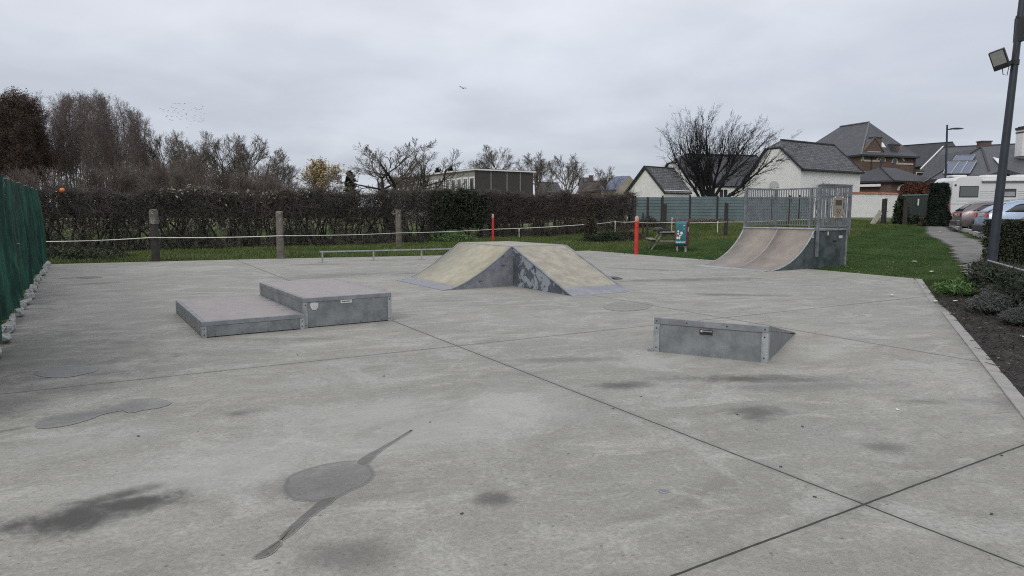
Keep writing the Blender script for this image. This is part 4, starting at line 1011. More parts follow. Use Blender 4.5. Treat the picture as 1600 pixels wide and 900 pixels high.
bl, bw = barn(t, Rb, 8.3, math.atan2(4.6, 6.93), 5.1, 5.14, 4.15, 7.4, 6.75, 1.0, ('whitewash', 'slate'))
c = Rb + bw * 2.3 - bl * .012
m = MB(); m.prism([at(c, 4.0 - .4) - bw * .45, at(c, 3.6) + bw * .45] + [at(c, 3.6) + bw * .45 * math.cos(a) + UP * (.1 + .45 * math.sin(a)) for a in [k * math.pi / 6 for k in range(7)]], -bl * .03); m.build('arched_shutter', M('pale_grey_shutter', (.5, .52, .53), .7, 0, .1, bmp=0), t, world=True)
# farmhouse behind the big tree
Rh = Q(1070, 68)
t = thing('white_farmhouse', 'white farmhouse with half hipped dark roof behind the windswept tree', 'building', at(Rh, 1.2))
hl, hw = barn(t, Rh, 9.5, R(12), 6.4, Zp(272, 68), Zp(276, 68), Zp(240, 70.5), Zp(251, 69), 1.3, ('white_wall', 'slate_dark'))
for k in range(3):
    window(t, at(Rh + hl * (1.5 + 2.4 * k) - hw * .02, Zp(284, 68)), hl, UP, .9, 1.0, nrm=-hw)
for k in range(2): window(t, at(Rh + hw * (1.8 + 2.2 * k) - hl * .02, 5.0), -hw, UP, .7, .8, nrm=-hl)
Re = Q(1112, 61)
t = thing('white_extension', 'low white house wing with dark roof right of the windswept tree trunk', 'building', at(Re, 1.2))
a, b = Re, Re + Vector((6.2, .6, 0)); bk = Vector((-.4, 4.5, 0)); z1 = Zp(289.5, 61)
block(t, [a, b, b + bk, a + bk], .6, z1, 'white_wall')
roofq(t, [[at(a, z1 - .05) - bk * .05, at(b, z1 - .05) - bk * .05, at(b + bk * .5, Zp(257, 62.5)), at(a + bk * .5, Zp(257, 62.5))], [at(a + bk * .5, Zp(257, 62.5)), at(b + bk * .5, Zp(257, 62.5)), at(b + bk, z1 - .1), at(a + bk, z1 - .1)]], 'slate_dark')
ed = (b - a).normalized()
for s_ in (.9, 3.3, 4.8): window(t, at(a + ed * s_ - Vector((0, .02, 0)), z1 - .75), ed, UP, .9, .9, nrm=Vector((.1, -1, 0)).normalized(), bars=1)

# brick manor with hipped roof
D4 = 85; C = Q(1337, D4); fd = Vector((.94, .34, 0)).normalized(); bd = Vector((-.34, .94, 0)).normalized(); FW, BL = 9.05, 12.6
ze = Zp(241, D4); zr = Zp(191, 89.5)
t = thing('brick_manor', 'large red brick manor with tall hipped slate roof and stone bands', 'house', at(C, 1.2))
block(t, [C, C + fd * FW, C + fd * FW + bd * BL, C + bd * BL], .6, ze, 'brick_red')
o = .4; a = C - fd * o - bd * o; b = C + fd * (FW + o) - bd * o; c = C + fd * (FW + o) + bd * (BL + o); d = C - fd * o + bd * (BL + o)
r1 = C + fd * FW / 2 + bd * 3.2; r2 = C + fd * FW / 2 + bd * (BL - 4.6); zo = ze - .1
rf = roofq(t, [[at(a, zo), at(b, zo), at(r1, zr)], [at(b, zo), at(c, zo), at(r2, zr), at(r1, zr)], [at(c, zo), at(d, zo), at(r2, zr)], [at(d, zo), at(a, zo), at(r1, zr), at(r2, zr)]], 'slate_fine')
m = MB(); m.bar(at(a, zo + .05), at(r1, zr + .05), .16, .1); m.bar(at(r1, zr + .06), at(r2, zr + .06), .2, .12); m.build('ridge_tiles', M('pale_ridge_tile', (.14, .145, .155), .7, 0, .15, bmp=0), t, world=True)
m = MB()
for p_, q_ in ((a, b), (b, c), (c, d), (d, a)): m.bar(at(p_, zo - .05), at(q_, zo - .05), .14, .22)
m.build('gutter', 'fascia', t, world=True)
# gabled dormer wall flush with the facade at its left, with chimney on it
gp = [at(C - bd * .03 - fd * .05, ze - .3), at(C + fd * 3.7 - bd * .03, ze - .3), at(C + fd * 3.7 - bd * .03, ze + .4), at(C + fd * 2.0 - bd * .03, ze + 2.1), at(C - fd * .05 - bd * .03, ze + .1)]
m = MB(); m.prism(gp, bd * .7); m.build('gable', 'brick_red', t, world=True)
m = MB(); m.bar(gp[4] - bd * .05, gp[3] + UP * .05 - bd * .05, .12, .12); m.bar(gp[3] + UP * .05 - bd * .05, gp[2] - bd * .05, .12, .12); m.build('gable_coping', 'wood_post', t, world=True)
roofq(t, [[gp[3] + UP * .02, gp[3] + bd * 3.4, gp[4] + bd * 1.0], [gp[3] + UP * .02, gp[2] + bd * .9, gp[3] + bd * 3.4]], 'slate_fine', .1)
rzf = math.atan2(fd.y, fd.x)
cb_ = C + fd * 2.6 + bd * .35; chimney(t, cb_, 1.25, .8, ze + .2, Zp(214, 85), 'brick_red', rzf)
cb_ = C + fd * 5.9 + bd * .5; chimney(t, cb_, 1.1, .8, ze + .2, Zp(224, 85), 'brick_red', rzf)
m = MB(); m.prism([at(C + fd * 4.9 - bd * .03, ze), at(C + fd * 6.4 - bd * .03, ze), at(C + fd * 5.2, ze + 1.5)], bd * 1.6); m.build('dormer', 'slate_dark', t, world=True)
# stone bands and oculi
m = MB(); fn = -bd
def band(s0, s1, z, hh=.22): m.prism([at(C + fd * s0, z), at(C + fd * s1, z), at(C + fd * s1, z + hh), at(C + fd * s0, z + hh)], fn * .06)
band(0.0, 3.4, Zp(252, 85)); band(5.9, 8.8, Zp(256.5, 86.5)); band(1.0, 3.2, Zp(238.5, 85.4), .18); band(0.1, .45, Zp(252, 85), 1.0); band(0, 2.0, Zp(271, 85), .25)
def arch(s, z, r=.42, w=.16):
    pts = [(s + r * math.cos(x), z + r * math.sin(x)) for x in [R(-20 + 22 * k) for k in range(11)]]
    for (p0, p1) in zip(pts, pts[1:]): m.bar(at(C + fd * p0[0] + fn * .05, p0[1]), at(C + fd * p1[0] + fn * .05, p1[1]), .1, w, up=tuple(fn.cross(UP)))
arch(3.55, Zp(249.5, 85)); arch(5.6, Zp(252, 86)) 
for s0, s1 in ((3.1, 2.55), (6.6, 7.2)): m.bar(at(C + fd * s0 + fn * .05, Zp(241, 85.5)), at(C + fd * s1 + fn * .05, Zp(250, 85.5)), .08, .22)
m.build('stone_band', 'stone', t, world=True)
for s_, z in ((3.55, Zp(249.5, 85)), (5.6, Zp(252, 86))):
    m = MB(); m.prism([at(C + fd * (s_ + .26 * math.cos(x)), z + .26 * math.sin(x)) + fn * .01 for x in [k * math.pi / 6 for k in range(12)]], fn * .03); m.build('round_window', 'glass', t, world=True)
sk = C + fd * 3.9 + bd * 1.3
def on_slope(s, k, lift=.12):  # front roof triangle: k 0..1 up
    p0 = C + fd * s - bd * o; zz = zo + (zr - zo) * k; q = p0 + bd * (3.2 + o) * k; return at(q, zz + lift)
m = MB(); m.quad(on_slope(3.6, .22), on_slope(4.5, .22), on_slope(4.5, .36), on_slope(3.6, .36)); m.build('skylight', 'white_trim', t, world=True, solid=.06)
for s_ in (1.7, FW): MB().tube([at(C + fd * s_ - bd * .1, 4), at(C + fd * s_ - bd * .1, ze - .1)], .07, 6).build('downpipe', 'fascia', t, world=True)

# annex with low hipped roof
K = Q(1386, 62); kd1 = Vector((-.82, .57, 0)).normalized(); kd2 = Vector((.86, .5, 0)).normalized()
t = thing('brick_annex', 'low brick annex with dark hipped roof in front of the manor', 'building', at(K, 1.2))
ze = Zp(282, 62); L1, L2 = 4.2, 7.2; l1 = K + kd1 * L1; l2 = K + kd2 * L2; l3 = l1 + kd2 * L2
block(t, [K, l2, l3, l1], .6, ze - .1, 'brick_red'); o = .35
a = K - (kd1 + kd2) * o; b = l2 + (kd2 - kd1) * o; c = l3 + (kd1 + kd2) * o; d = l1 + (kd1 - kd2) * o; zr = Zp(261, 64)
r1 = (K + l1) / 2 + kd2 * 2.2; r2 = (l2 + l3) / 2 - kd2 * 2.4
roofq(t, [[at(a, ze), at(b, ze), at(r2, zr), at(r1, zr)], [at(b, ze), at(c, ze), at(r2, zr)], [at(c, ze), at(d, ze), at(r1, zr), at(r2, zr)], [at(d, ze), at(a, ze), at(r1, zr)]], 'slate_dark', .12)
m = MB()
for p_, q_ in ((a, b), (d, a)): m.bar(at(p_, ze - .08), at(q_, ze - .08), .1, .16)
m.bar(at(a, ze + .04), at(r1, zr + .04), .12, .08); m.build('gutter', 'fascia', t, world=True)
m = MB(); m.bar(at(d - kd1 * .2, ze - .42), at(a + kd1 * 1.0, ze - .42), .3, .22); m.build('white_fascia', 'white_trim', t, world=True)
m = MB(); m.tube([at(r1, zr - .1), at(r1, zr + .65)], .09, 8); m.build('flue', 'fascia', t, world=True)
m = MB(); cc = K + kd2 * 1.6 - kd1 * .02; n4 = -kd1
pts = [(.55 * math.cos(x), .55 * math.sin(x)) for x in [R(18 * k) for k in range(11)]]
for p0, p1 in zip(pts, pts[1:]): m.bar(at(cc + kd2 * p0[0] + n4 * .04, Zp(298, 63) + p0[1]), at(cc + kd2 * p1[0] + n4 * .04, Zp(298, 63) + p1[1]), .08, .2, up=tuple(n4))
m.build('arch_trim', 'stone', t, world=True)
m = MB(); m.prism([at(cc + kd2 * .42 * math.cos(x), Zp(298, 63) + .42 * math.sin(x)) + n4 * .01 for x in [R(18 * k) for k in range(11)]], n4 * .03); m.build('arched_window', 'glass', t, world=True)

# long dark-roofed hall far behind
def simple_gable(name, label, fl, fr, depth, z0, ze, zr, wall, roof, cat='house', ratio=.5, thick=.15):
    """ridge parallel to the front fl->fr; depth vector goes back"""
    t = thing(name, label, cat, at(fl, z0 + .6)); fl = at(fl, 0); fr = at(fr, 0); dep = Vector(depth)
    d = (fr - fl).normalized(); mid = dep * ratio
    m = MB(); m.prism([at(fl, z0), at(fl, ze), at(fl + mid, zr - .06), at(fl + dep, ze), at(fl + dep, z0)], fr - fl); m.build('wall', wall, t, world=True)
    ov = dep.normalized() * .3; k = (zr - ze) / max(mid.length, .1) * .3; e = d * .15
    roofq(t, [[at(fl - ov, ze - k) - e, at(fr - ov, ze - k) + e, at(fr + mid, zr) + e, at(fl + mid, zr) - e], [at(fl + mid, zr) - e, at(fr + mid, zr) + e, at(fr + dep + ov, ze - k) + e, at(fl + dep + ov, ze - k) - e]], roof, thick)
    m = MB(); m.bar(at(fl - ov, ze - k) - e, at(fr - ov, ze - k) + e, .12, .14); m.bar(at(fl + mid, zr + .03) - e, at(fr + mid, zr + .03) + e, .16, .1); m.build('roof_edge', 'fascia', t, world=True)
    return t
simple_gable('long_hall', 'long dark roofed hall behind the manor at the far right', Q(1404, 96), Q(1500, 90), Vector((1.5, 9, 0)), .6, Zp(258, 94), Zp(225, 97), 'brick_red', 'slate_dark')
t = simple_gable('terraced_house', 'slate roofed brick house with white verge left of the street lamp', Q(1431, 76), Q(1560, 72), Vector((10.2, 8.6, 0)), .6, Zp(265, 75), Zp(227, 78), 'brick_red', 'slate_fine')
a = at(Q(1431, 76) - Vector((.25, .3, 0)), Zp(265, 75)); b = at(Q(1431, 76) + Vector((5.0, 4.3, 0)), Zp(227, 78) + .12)
m = MB(); m.bar(a + UP * .12, b, .12, .1); m.build('white_verge', 'white_trim', t, world=True)
cc = Q(1525, 76); o = chimney(t, cc, 1.1, .8, Zp(232, 76), Zp(222, 76), 'brick_red')
window(t, at(Q(1440, 75.6), Zp(272, 75.5)), Vector((1, -.2, 0)), UP, 2.2, .5, frame='stone', nrm=Vector((-.2, -1, 0)).normalized())
# bungalow with solar panels (pyramid-like slope facing the park) behind the camper
t = thing('solar_house', 'grey roofed house with solar panels above the camper', 'house', at(Q(1500, 56), 1.0))
zE = Zp(279, 56); apx = Q(1521, 60); zA = Zp(230, 60)
e1 = Q(1444, 57.5); e2 = Q(1540, 54.0); e3 = Q(1650, 54.5); back = Vector((6, 12, 0))
block(t, [e1 + Vector((.6, .5, 0)), e2 + Vector((0, .5, 0)), e3 + Vector((0, .5, 0)), e3 + back, e1 + back], .6, zE - .1, 'beige_wall')
apr = at(Q(1680, 64), Zp(219, 64)); apb = at(apx + Vector((1.5, 9, 0)), zA)
rA = at(apx, zA)
roofq(t, [[at(e1, zE), at(e2, zE), rA], [at(e1 + back, zE), at(e1, zE), rA, apb], [at(e2, zE), at(e3, zE), apr, rA]], 'slate_fine', .12)
m = MB(); m.bar(rA + UP * .05, at(e2, zE + .05), .14, .1); m.bar(at(e1, zE - .08), at(e2, zE - .08), .12, .18); m.bar(at(e1, zE + .02), rA + UP * .04, .1, .1); m.build('roof_edge', 'fascia', t, world=True)
n_ = (at(e2, zE) - at(e1, zE)).cross(rA - at(e1, zE)).normalized()
def slope_pt(px, py):
    a_, b_, c_ = ray(px, py); dr = Vector((a_, b_, c_)); o_ = Vector((0, 0, CAM_H)); k = (at(e1, zE) - o_).dot(n_) / dr.dot(n_); return o_ + dr * k
def sp_quad(pts, name, mat, lift, th): 
    m = MB(); P_ = [slope_pt(*p) + n_ * lift for p in pts]; m.quad(*P_); return m.build(name, mat, t, world=True, solid=th)
for pts in ([(1474, 273), (1486, 273), (1499, 254.5), (1482, 254.5)], [(1486.5, 273), (1501, 273), (1512, 254), (1499.6, 254.4)], [(1501.5, 273), (1515, 273), (1526, 253.5), (1512.6, 254)], [(1489.5, 253), (1519, 252.5), (1524, 244), (1495, 245)]):
    o = sp_quad(pts, 'solar_panel', 'solar', .12, .05)
    m = MB(); P_ = [slope_pt(*p) + n_ * .13 for p in pts]
    for i in range(4): m.bar(P_[i], P_[(i + 1) % 4], .06, .05)
    fr = m.build('panel_frame', 'galv', o)
    for v in fr.data.vertices: v.co = v.co - t.location
# right roof with skylight, black gable porch, white chimney
n2 = (at(e3, zE) - at(e2, zE)).cross(rA - at(e2, zE)).normalized()
def slope2(px, py, lift=.1):
    dr = Vector(ray(px, py)); o_ = Vector((0, 0, CAM_H)); k = (at(e2, zE) - o_).dot(n2) / dr.dot(n2); return o_ + dr * k + n2 * lift
m = MB(); m.quad(slope2(1560, 258), slope2(1563, 257), slope2(1562, 250), slope2(1551, 247)); m.build('skylight', 'white_trim', t, world=True, solid=.05)
pc = Q(1562, 50); m = MB(); zp_ = Zp(264, 50)
roofq(t, [[at(Q(1519, 49.5), Zp(278, 49.5)), at(pc, zp_), at(pc + Vector((2, 6, 0)), zp_), at(Q(1519, 49.5) + Vector((2, 6, 0)), Zp(278, 49.5))], [at(pc, zp_), at(Q(1612, 49.5), Zp(280, 49.5)), at(Q(1612, 49.5) + Vector((2, 6, 0)), Zp(280, 49.5)), at(pc + Vector((2, 6, 0)), zp_)]], 'slate_dark', .3, 'porch_roof')
m = MB(); m.prism([at(Q(1524, 50), Zp(279, 50)), at(Q(1606, 50), Zp(279, 50)), at(Q(1562, 50.1), Zp(266.5, 50))], Vector((.1, .3, 0))); m.build('porch_gable', 'black', t, world=True)
ch = Q(1587.5, 58); zt_ = Zp(200, 58)
o = MB().box(at(ch, (Zp(244, 58) + zt_) / 2), (1.02, .8, zt_ - Zp(244, 58))).build('chimney', 'white_wall', t, world=True)
m = MB(); m.box(at(ch, Zp(207, 58)), (1.1, .88, .09)); m.box(at(ch, Zp(201, 58)), (1.16, .94, .2)); m.box(at(ch, Zp(199.5, 58) + .05), (.9, .7, .1)); m.tube([at(ch, Zp(199, 58)), at(ch, Zp(195, 58))], .08, 8); m.build('chimney_cap', 'fascia', t, world=True)

# school block
sc = Q(742.7, 70); sa = Vector((.83, .556, 0)).normalized(); sb = Vector((-.556, .83, 0)).normalized(); zt_ = 6.17; LW, LS = 7.3, 21.2
t = thing('school_building', 'flat roofed school block with white windows and dark brown end wall', 'school', at(sc, .6))
block(t, [sc, sc + sa * LW, sc + sa * LW + sb * LS, sc + sb * LS], .3, zt_ - .15, 'school_wall')
block(t, [sc - sb * .06 - sa * .02, sc + sa * (LW + .02) - sb * .06, sc + sa * (LW + .02) - sb * .003, sc - sa * .02 - sb * .003], .3, zt_ - .17, 'school_panel', 'end_cladding')
m = MB()
for k in (1.9, 3.9, 5.6): m.box(at(sc + sa * k - sb * .08, 3.2), (.07, .06, 5.6), rz=math.atan2(sa.y, sa.x))
m.build('cladding_joint', 'school_wall', t, world=True)
m = MB(); c_ = sc + sa * LW / 2 + sb * LS / 2; m.box(at(c_, zt_ - .08), (LW + .5, LS + .5, .14), rz=math.atan2(sa.y, sa.x)); m.build('roof', 'white_trim', t, world=True)
m = MB(); m.box(at(c_, zt_ + .01), (LW + .3, LS + .3, .06), rz=math.atan2(sa.y, sa.x)); m.build('roof_felt', 'slate_dark', t, world=True)
MB().box(at(sc + sa * 4.2 + sb * 5, zt_ + .2), (1.6, 1.2, .5), rz=.6).build('roof_vent', 'fascia', t, world=True)
zw = Zp(290, 72); nW = 16
for k in range(nW):
    s_ = .55 + k * (LS - 1.2) / (nW - 1)
    window(t, at(sc + sb * s_ - sa * .01, zw), -sb, UP, 1.1, 1.7, fw=.17, nrm=-sa, bars=(1 if k % 2 else 0), pane='glass_grey' if k % 3 else 'glass')
m = MB(); m.prism([at(sc - sa * .02, zw - .95), at(sc - sa * .02 + sb * LS, zw - .95), at(sc - sa * .02 + sb * LS, zw - .83), at(sc - sa * .02, zw - .83)], -sa * .08); m.build('window_sill', 'white_trim', t, world=True)

# far village houses between the trees
simple_gable('brick_house', 'distant orange brick house with brown roof between the bare trees', Q(903, 112), Q(941, 106), Vector((2, 8, 0)), .5, Zp(298, 108), Zp(283, 112), 'brick_orange', 'tile_brown')
t = simple_gable('brick_house', 'distant small gable with chimney just above the brown roof', Q(908, 124), Q(922, 124), Vector((0, 6, 0)), .5, Zp(286, 124), Zp(278, 127), 'brick_orange', 'slate_dark'); chimney(t, Q(922, 122), .7, .7, Zp(290, 122), Zp(275, 122), 'brick_red')
simple_gable('dark_house', 'distant house with green grey roof behind the thin bare tree', Q(946, 116), Q(962, 112), Vector((2, 7, 0)), .5, Zp(291, 114), Zp(278, 116), 'brick_orange', 'slate_dark')
# beige gabled house: gable faces right-front
gL = Q(962, 100); gR = Q(991, 106); dv = (gR - gL).normalized(); bk = Vector((-dv.y, dv.x, 0)) * 8 + Vector((-4, 0, 0))
t = thing('beige_house', 'distant beige gabled house with pale roof panels left of the white outbuilding', 'house', at(gL, .8))
m = MB(); pk_ = Q(981.7, 103); m.prism([at(gL, .4), at(gR, .4), at(gR, Zp(285, 106)), at(pk_, Zp(275, 103)), at(gL, Zp(296, 100))], Vector((-1.6, 5, 0))); m.build('wall', 'beige_wall', t, world=True)
lf = Vector((-3.2, 1.5, 0))
roofq(t, [[at(gL, Zp(296, 100)), at(pk_, Zp(274.5, 103)), at(pk_, Zp(274.5, 103)) + lf * .6 + UP * -.05, at(gL, Zp(296, 100)) + lf]], 'solar', .15)
roofq(t, [[at(pk_, Zp(274.5, 103)), at(gR, Zp(285, 106)), at(gR, Zp(285, 106)) + Vector((-1.6, 5, 0)), at(pk_, Zp(274.5, 103)) + Vector((-1.6, 5, 0))]], 'slate_dark', .15, 'rear_roof')
simple_gable('dark_house', 'distant dark roofed sheds right of the school block', Q(850, 105), Q(878, 108), Vector((-1, 8, 0)), .4, Zp(300, 106), Zp(285, 110), 'brick_red', 'slate_dark')

# ------------------------------------------------------------------ vehicles
def car(name, label, loc, rz, paint, L, st, light_z, glass_x, dark_rear=False):
    """stations st: (x, half width, z bottom, z belt, z roof, roof half width); x=0 is the rear"""
    t = thing(name, label, 'car', loc, rz, 'cars parked behind the clipped hedge')
    ring = []
    for (x, w, zb, zs, zr, wr) in st:
        ring.append([(x, -w * .9, zb), (x, -w, zb + .14), (x, -w * 1.0, (zb + zs) / 2), (x, -w * .97, zs), (x, -(w * .97 + wr) / 2 - .01, (zs + zr) / 2 + .01), (x, -wr, zr - .05), (x, -wr * .6, zr), (x, 0, zr + .012),
                     (x, wr * .6, zr), (x, wr, zr - .05), (x, (w * .97 + wr) / 2 + .01, (zs + zr) / 2 + .01), (x, w * .97, zs), (x, w * 1.0, (zb + zs) / 2), (x, w, zb + .14), (x, w * .9, zb)])
    m = MB(); n = len(ring[0]); m.add([p for r_ in ring for p in r_], [(i * n + k, i * n + (k + 1) % n, (i + 1) * n + (k + 1) % n, (i + 1) * n + k) for i in range(len(ring) - 1) for k in range(n)] + [tuple(range(n))[::-1], tuple((len(ring) - 1) * n + k for k in range(n))])
    m.build('body', paint, t, smooth=True)
    # side glass: strip between belt and roof edge
    def interp(x, j):
        for a, b in zip(st, st[1:]):
            if a[0] <= x <= b[0]: k = (x - a[0]) / (b[0] - a[0] + 1e-9); return a[j] + (b[j] - a[j]) * k
        return st[-1][j]
    for sy in (-1, 1):
        m = MB(); xs = np.linspace(glass_x[0], glass_x[1], 14); vs = []
        for i, x in enumerate(xs):
            w, zs, zr, wr = interp(x, 1) * .97, interp(x, 3), interp(x, 4), interp(x, 5)
            e = min(1, min(i + .15, len(xs) - 1 - i + .15) / 2.5)
            lo_, hi_ = .12, .12 + .7 * e
            for k in (lo_, (lo_ + hi_) / 2, hi_):
                bulge = .03 * math.sin(math.pi * k)
                vs.append((x, sy * (w + (wr - w) * k + .012 + bulge), zs + (zr - .05 - zs) * k))
        fs = []
        for i in range(len(xs) - 1):
            for k in range(2): q = (3 * i + k, 3 * i + 3 + k, 3 * i + 4 + k, 3 * i + k + 1); fs.append(q if sy < 0 else q[::-1])
        m.add(vs, fs); g_ = m.build('side_window', 'glass', t, smooth=True, solid=.01)
        m = MB()
        for x in (glass_x[0] + (glass_x[1] - glass_x[0]) * .33, glass_x[0] + (glass_x[1] - glass_x[0]) * .66):
            w, zs, zr, wr = interp(x, 1) * .97, interp(x, 3), interp(x, 4), interp(x, 5)
            m.bar((x, sy * (w + .045), zs + .05), (x + .03, sy * (wr + .03), zr - .1), .06, .02, up=(1, 0, 0))
        m.build('window_pillar', 'black', t)
        m = MB(); m.tube([(glass_x[0] + .1, sy * (interp(glass_x[0] + .3, 5) - .05), interp(glass_x[0] + .1, 4) + .04)] + [(x, sy * (interp(x, 5) - .05), interp(x, 4) + .05) for x in np.linspace(glass_x[0] + .3, glass_x[1] - .7, 6)], .018, 6); m.build('roof_rail', 'galv', t)
        m = MB(); ye = sy * (interp(.25, 1) * .97 + .02); m.prism([(-.03, ye - sy * .3, light_z - .08), (.3, ye, light_z - .06), (.42, ye, light_z + .08), (-.0, ye - sy * .28, light_z + .1)], (0, sy * .012, .0)); m.prism([(-.035, ye - sy * .05, light_z - .09), (-.035, ye - sy * .4, light_z - .09), (.0, ye - sy * .38, light_z + .1), (.0, ye - sy * .05, light_z + .1)], (-.012, 0, 0)); m.build('tail_light', 'light_red', t)
        m = MB(); m.box((glass_x[1] - .35, sy * (interp(glass_x[1] - .3, 1) + .1), interp(glass_x[1] - .3, 3) + .06), (.1, .2, .13)); m.build('wing_mirror', paint, t, bevel=.02)
        for wx in (.78, L - .9):
            cy = sy * (interp(wx, 1) - .1)
            def ringm(r0, w_): 
                mm = MB(); pr = [(r0 * .55, -w_), (r0 * .95, -w_), (r0, -w_ * .7), (r0, w_ * .7), (r0 * .95, w_), (r0 * .55, w_)]; vs = []; N = 24
                for (r_, yy) in pr:
                    for k in range(N): vs.append((wx + r_ * math.cos(k * 2 * math.pi / N), cy + yy, .32 + r_ * math.sin(k * 2 * math.pi / N)))
                mm.add(vs, [(i * N + k, i * N + (k + 1) % N, (i + 1) * N + (k + 1) % N, (i + 1) * N + k) for i in range(len(pr) - 1) for k in range(N)]); return mm
            wh = ringm(.32, .11).build('wheel', 'tyre', t, smooth=True)
            m = MB()
            for k in range(10): a = k * 2 * math.pi / 10; m.bar((wx, cy + sy * .09, .32), (wx + .2 * math.cos(a), cy + sy * .09, .32 + .2 * math.sin(a)), .04, .03, up=(0, 1, 0))
            m.tube([(wx, cy - .05 * sy, .32), (wx, cy + sy * .1, .32)], .06, 10); m.build('rim', 'galv', wh)
            m = MB(); N = 16; vs = []
            for k in range(N + 1):
                a = math.pi * k / N; vs += [(wx + .38 * math.cos(a), sy * (interp(wx, 1) + .004), .3 + .38 * math.sin(a)), (wx + .3 * math.cos(a), sy * (interp(wx, 1) + .004), .3 + .3 * math.sin(a))]
            m.add(vs, [(2 * k, 2 * k + 2, 2 * k + 3, 2 * k + 1) for k in range(N)]); m.build('wheel_arch', 'bumper', t, solid=.01)
    m = MB(); w0 = st[0][1]; m.box((.05, 0, .42), (.3, w0 * 1.98, .3)); m.build('rear_bumper', 'bumper' if dark_rear else paint, t, bevel=.05)
    m = MB(); m.box((-.105, 0, .42), (.012, w0 * 1.5, .1)); m.build('bumper_strip', 'bumper', t)
    # rear window on the sloping tail
    a0, a1 = st[1], st[3]
    m = MB(); m.quad((a0[0] - .01, -a0[1] * .72, a0[4] + .02), (a0[0] - .01, a0[1] * .72, a0[4] + .02), (a1[0] - .03, a1[5] * .85, a1[4] - .03), (a1[0] - .03, -a1[5] * .85, a1[4] - .03)); m.build('rear_window', 'glass', t, solid=.012)
    m = MB(); m.box((-.02, 0, light_z), (.02, .5, .12)); m.build('number_plate', 'label_white', t)
    return t
est = [(0, .74, .32, .8, .82, .7), (.06, .84, .26, .92, 1.0, .68), (.25, .88, .24, .96, 1.2, .62), (.55, .89, .24, .97, 1.4, .58), (1.0, .9, .24, .96, 1.47, .57), (2.2, .91, .24, .94, 1.49, .57), (2.9, .91, .24, .92, 1.43, .57), (3.3, .9, .24, .92, 1.2, .62), (3.65, .9, .24, .92, .98, .68), (4.3, .86, .26, .82, .88, .68), (4.62, .74, .3, .66, .7, .55), (4.7, .6, .34, .5, .55, .4)]
suv = [(0, .76, .36, .9, .93, .72), (.06, .86, .3, 1.0, 1.08, .7), (.3, .9, .28, 1.05, 1.3, .62), (.75, .92, .28, 1.06, 1.5, .6), (1.3, .93, .28, 1.04, 1.6, .6), (2.3, .93, .28, 1.02, 1.61, .6), (2.9, .93, .28, 1.0, 1.52, .6), (3.3, .92, .28, 1.0, 1.28, .64), (3.6, .9, .28, 1.0, 1.08, .7), (4.2, .86, .3, .9, .97, .7), (4.5, .76, .34, .74, .78, .55), (4.58, .6, .38, .6, .62, .4)]
hat = [(x, w, zb, zs * .98, zr * .98, wr) for (x, w, zb, zs, zr, wr) in est]
ax = R(-9)
c0 = on(1488, 34.8, .045); car('parked_car', 'brown grey estate car with red tail light at the path edge', c0, R(-21), 'car_brown', 4.7, est, .86, (.5, 3.2))
c0 = on(1526, 29.2, .045); c0.z = .5; car('parked_car', 'pale blue crossover car parked behind the floodlight mast', c0, R(-18), 'car_blue', 4.5, suv, .98, (.6, 3.2), True)
c0 = on(1568, 23.8, .045); c0.z = h(c0.x, c0.y) - .02; car('parked_car', 'white car almost hidden behind the clipped hedge', c0 + Vector((.6, 0, -.08)), ax, 'car_white', 4.7, hat, .86, (.5, 3.2))

# camper
cp = on(1478, 39.2, .045); t = thing('camper_van', 'white camper with roll-up awning behind the parked cars', 'camper', cp, R(-5))
Lc_, Wc, Zc = 6.6, 2.2, 2.85
pr = [(0.1, .62), (0.02, .75), (0, 1.4), (.03, 2.2), (.12, 2.62), (.3, 2.8), (.55, Zc), (Lc_ - 1.6, Zc), (Lc_ - .9, 2.7), (Lc_ - .2, 2.1), (Lc_, 1.3), (Lc_, .62)]
m = MB(); m.prism([(x, 0, z) for x, z in pr][::-1], (0, Wc, 0)); m.build('body', 'camper', t, bevel=.05)
m = MB(); m.box((Lc_ / 2, Wc / 2, .5), (Lc_ - .3, Wc - .1, .26)); m.build('skirt', 'camper_dirty', t)
m = MB(); m.box((-.06, Wc / 2, .55), (.22, Wc - .1, .28)); m.build('rear_bumper', 'bumper', t, bevel=.03)
def cwin(x, z, w, hh, pane='glass_grey', nm='window'):
    m = MB(); m.box((x, -.012, z), (w, .03, hh)); fr = m.build(nm, 'bumper', t, bevel=.03); MB().box((x, -.026, z), (w - .1, .02, hh - .1)).build('pane', pane, fr); return fr
cwin(.95, 1.98, 1.05, .65); w2 = cwin(2.95, 1.9, 1.15, .48, 'glass')
MB().box((2.95, -.036, 1.84), (1.0, .012, .26)).build('blind', 'camper_dirty', w2)
m = MB(); m.box((4.0, -.01, 1.6), (.03, .02, 1.8)); m.box((4.35, -.01, 2.5), (.7, .02, .03)); m.box((4.7, -.01, 1.6), (.03, .02, 1.8)); m.build('door_outline', 'camper_dirty', t)
m = MB()
for z in (1.98, 1.86, 1.74, 1.62): m.box((1.95, -.004, z), (.8, .012, .018)); m.box((3.8, -.004, z), (.4, .012, .018))
m.box((.8, -.004, 1.28), (1.5, .012, .03)); m.box((2.6, -.004, 1.45), (4.6, .012, .02)); m.build('side_stripe', 'camper_dirty', t)
m = MB(); m.box((3.7, -.06, 2.62), (4.2, .14, .15)); m.build('awning', 'white_trim', t, bevel=.04)
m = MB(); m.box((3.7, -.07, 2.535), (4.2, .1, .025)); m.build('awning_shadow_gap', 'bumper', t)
for x in (.75, 2.6, 4.3): MB().box((x, 1.0, Zc + .06), (.8, .7, .12)).build('roof_vent', 'white_trim', t, bevel=.04)
m = MB(); m.tube([(.2, -.02, 2.35), (.2, .02, 2.35)], .06, 10); m.build('marker_light', 'black', t)
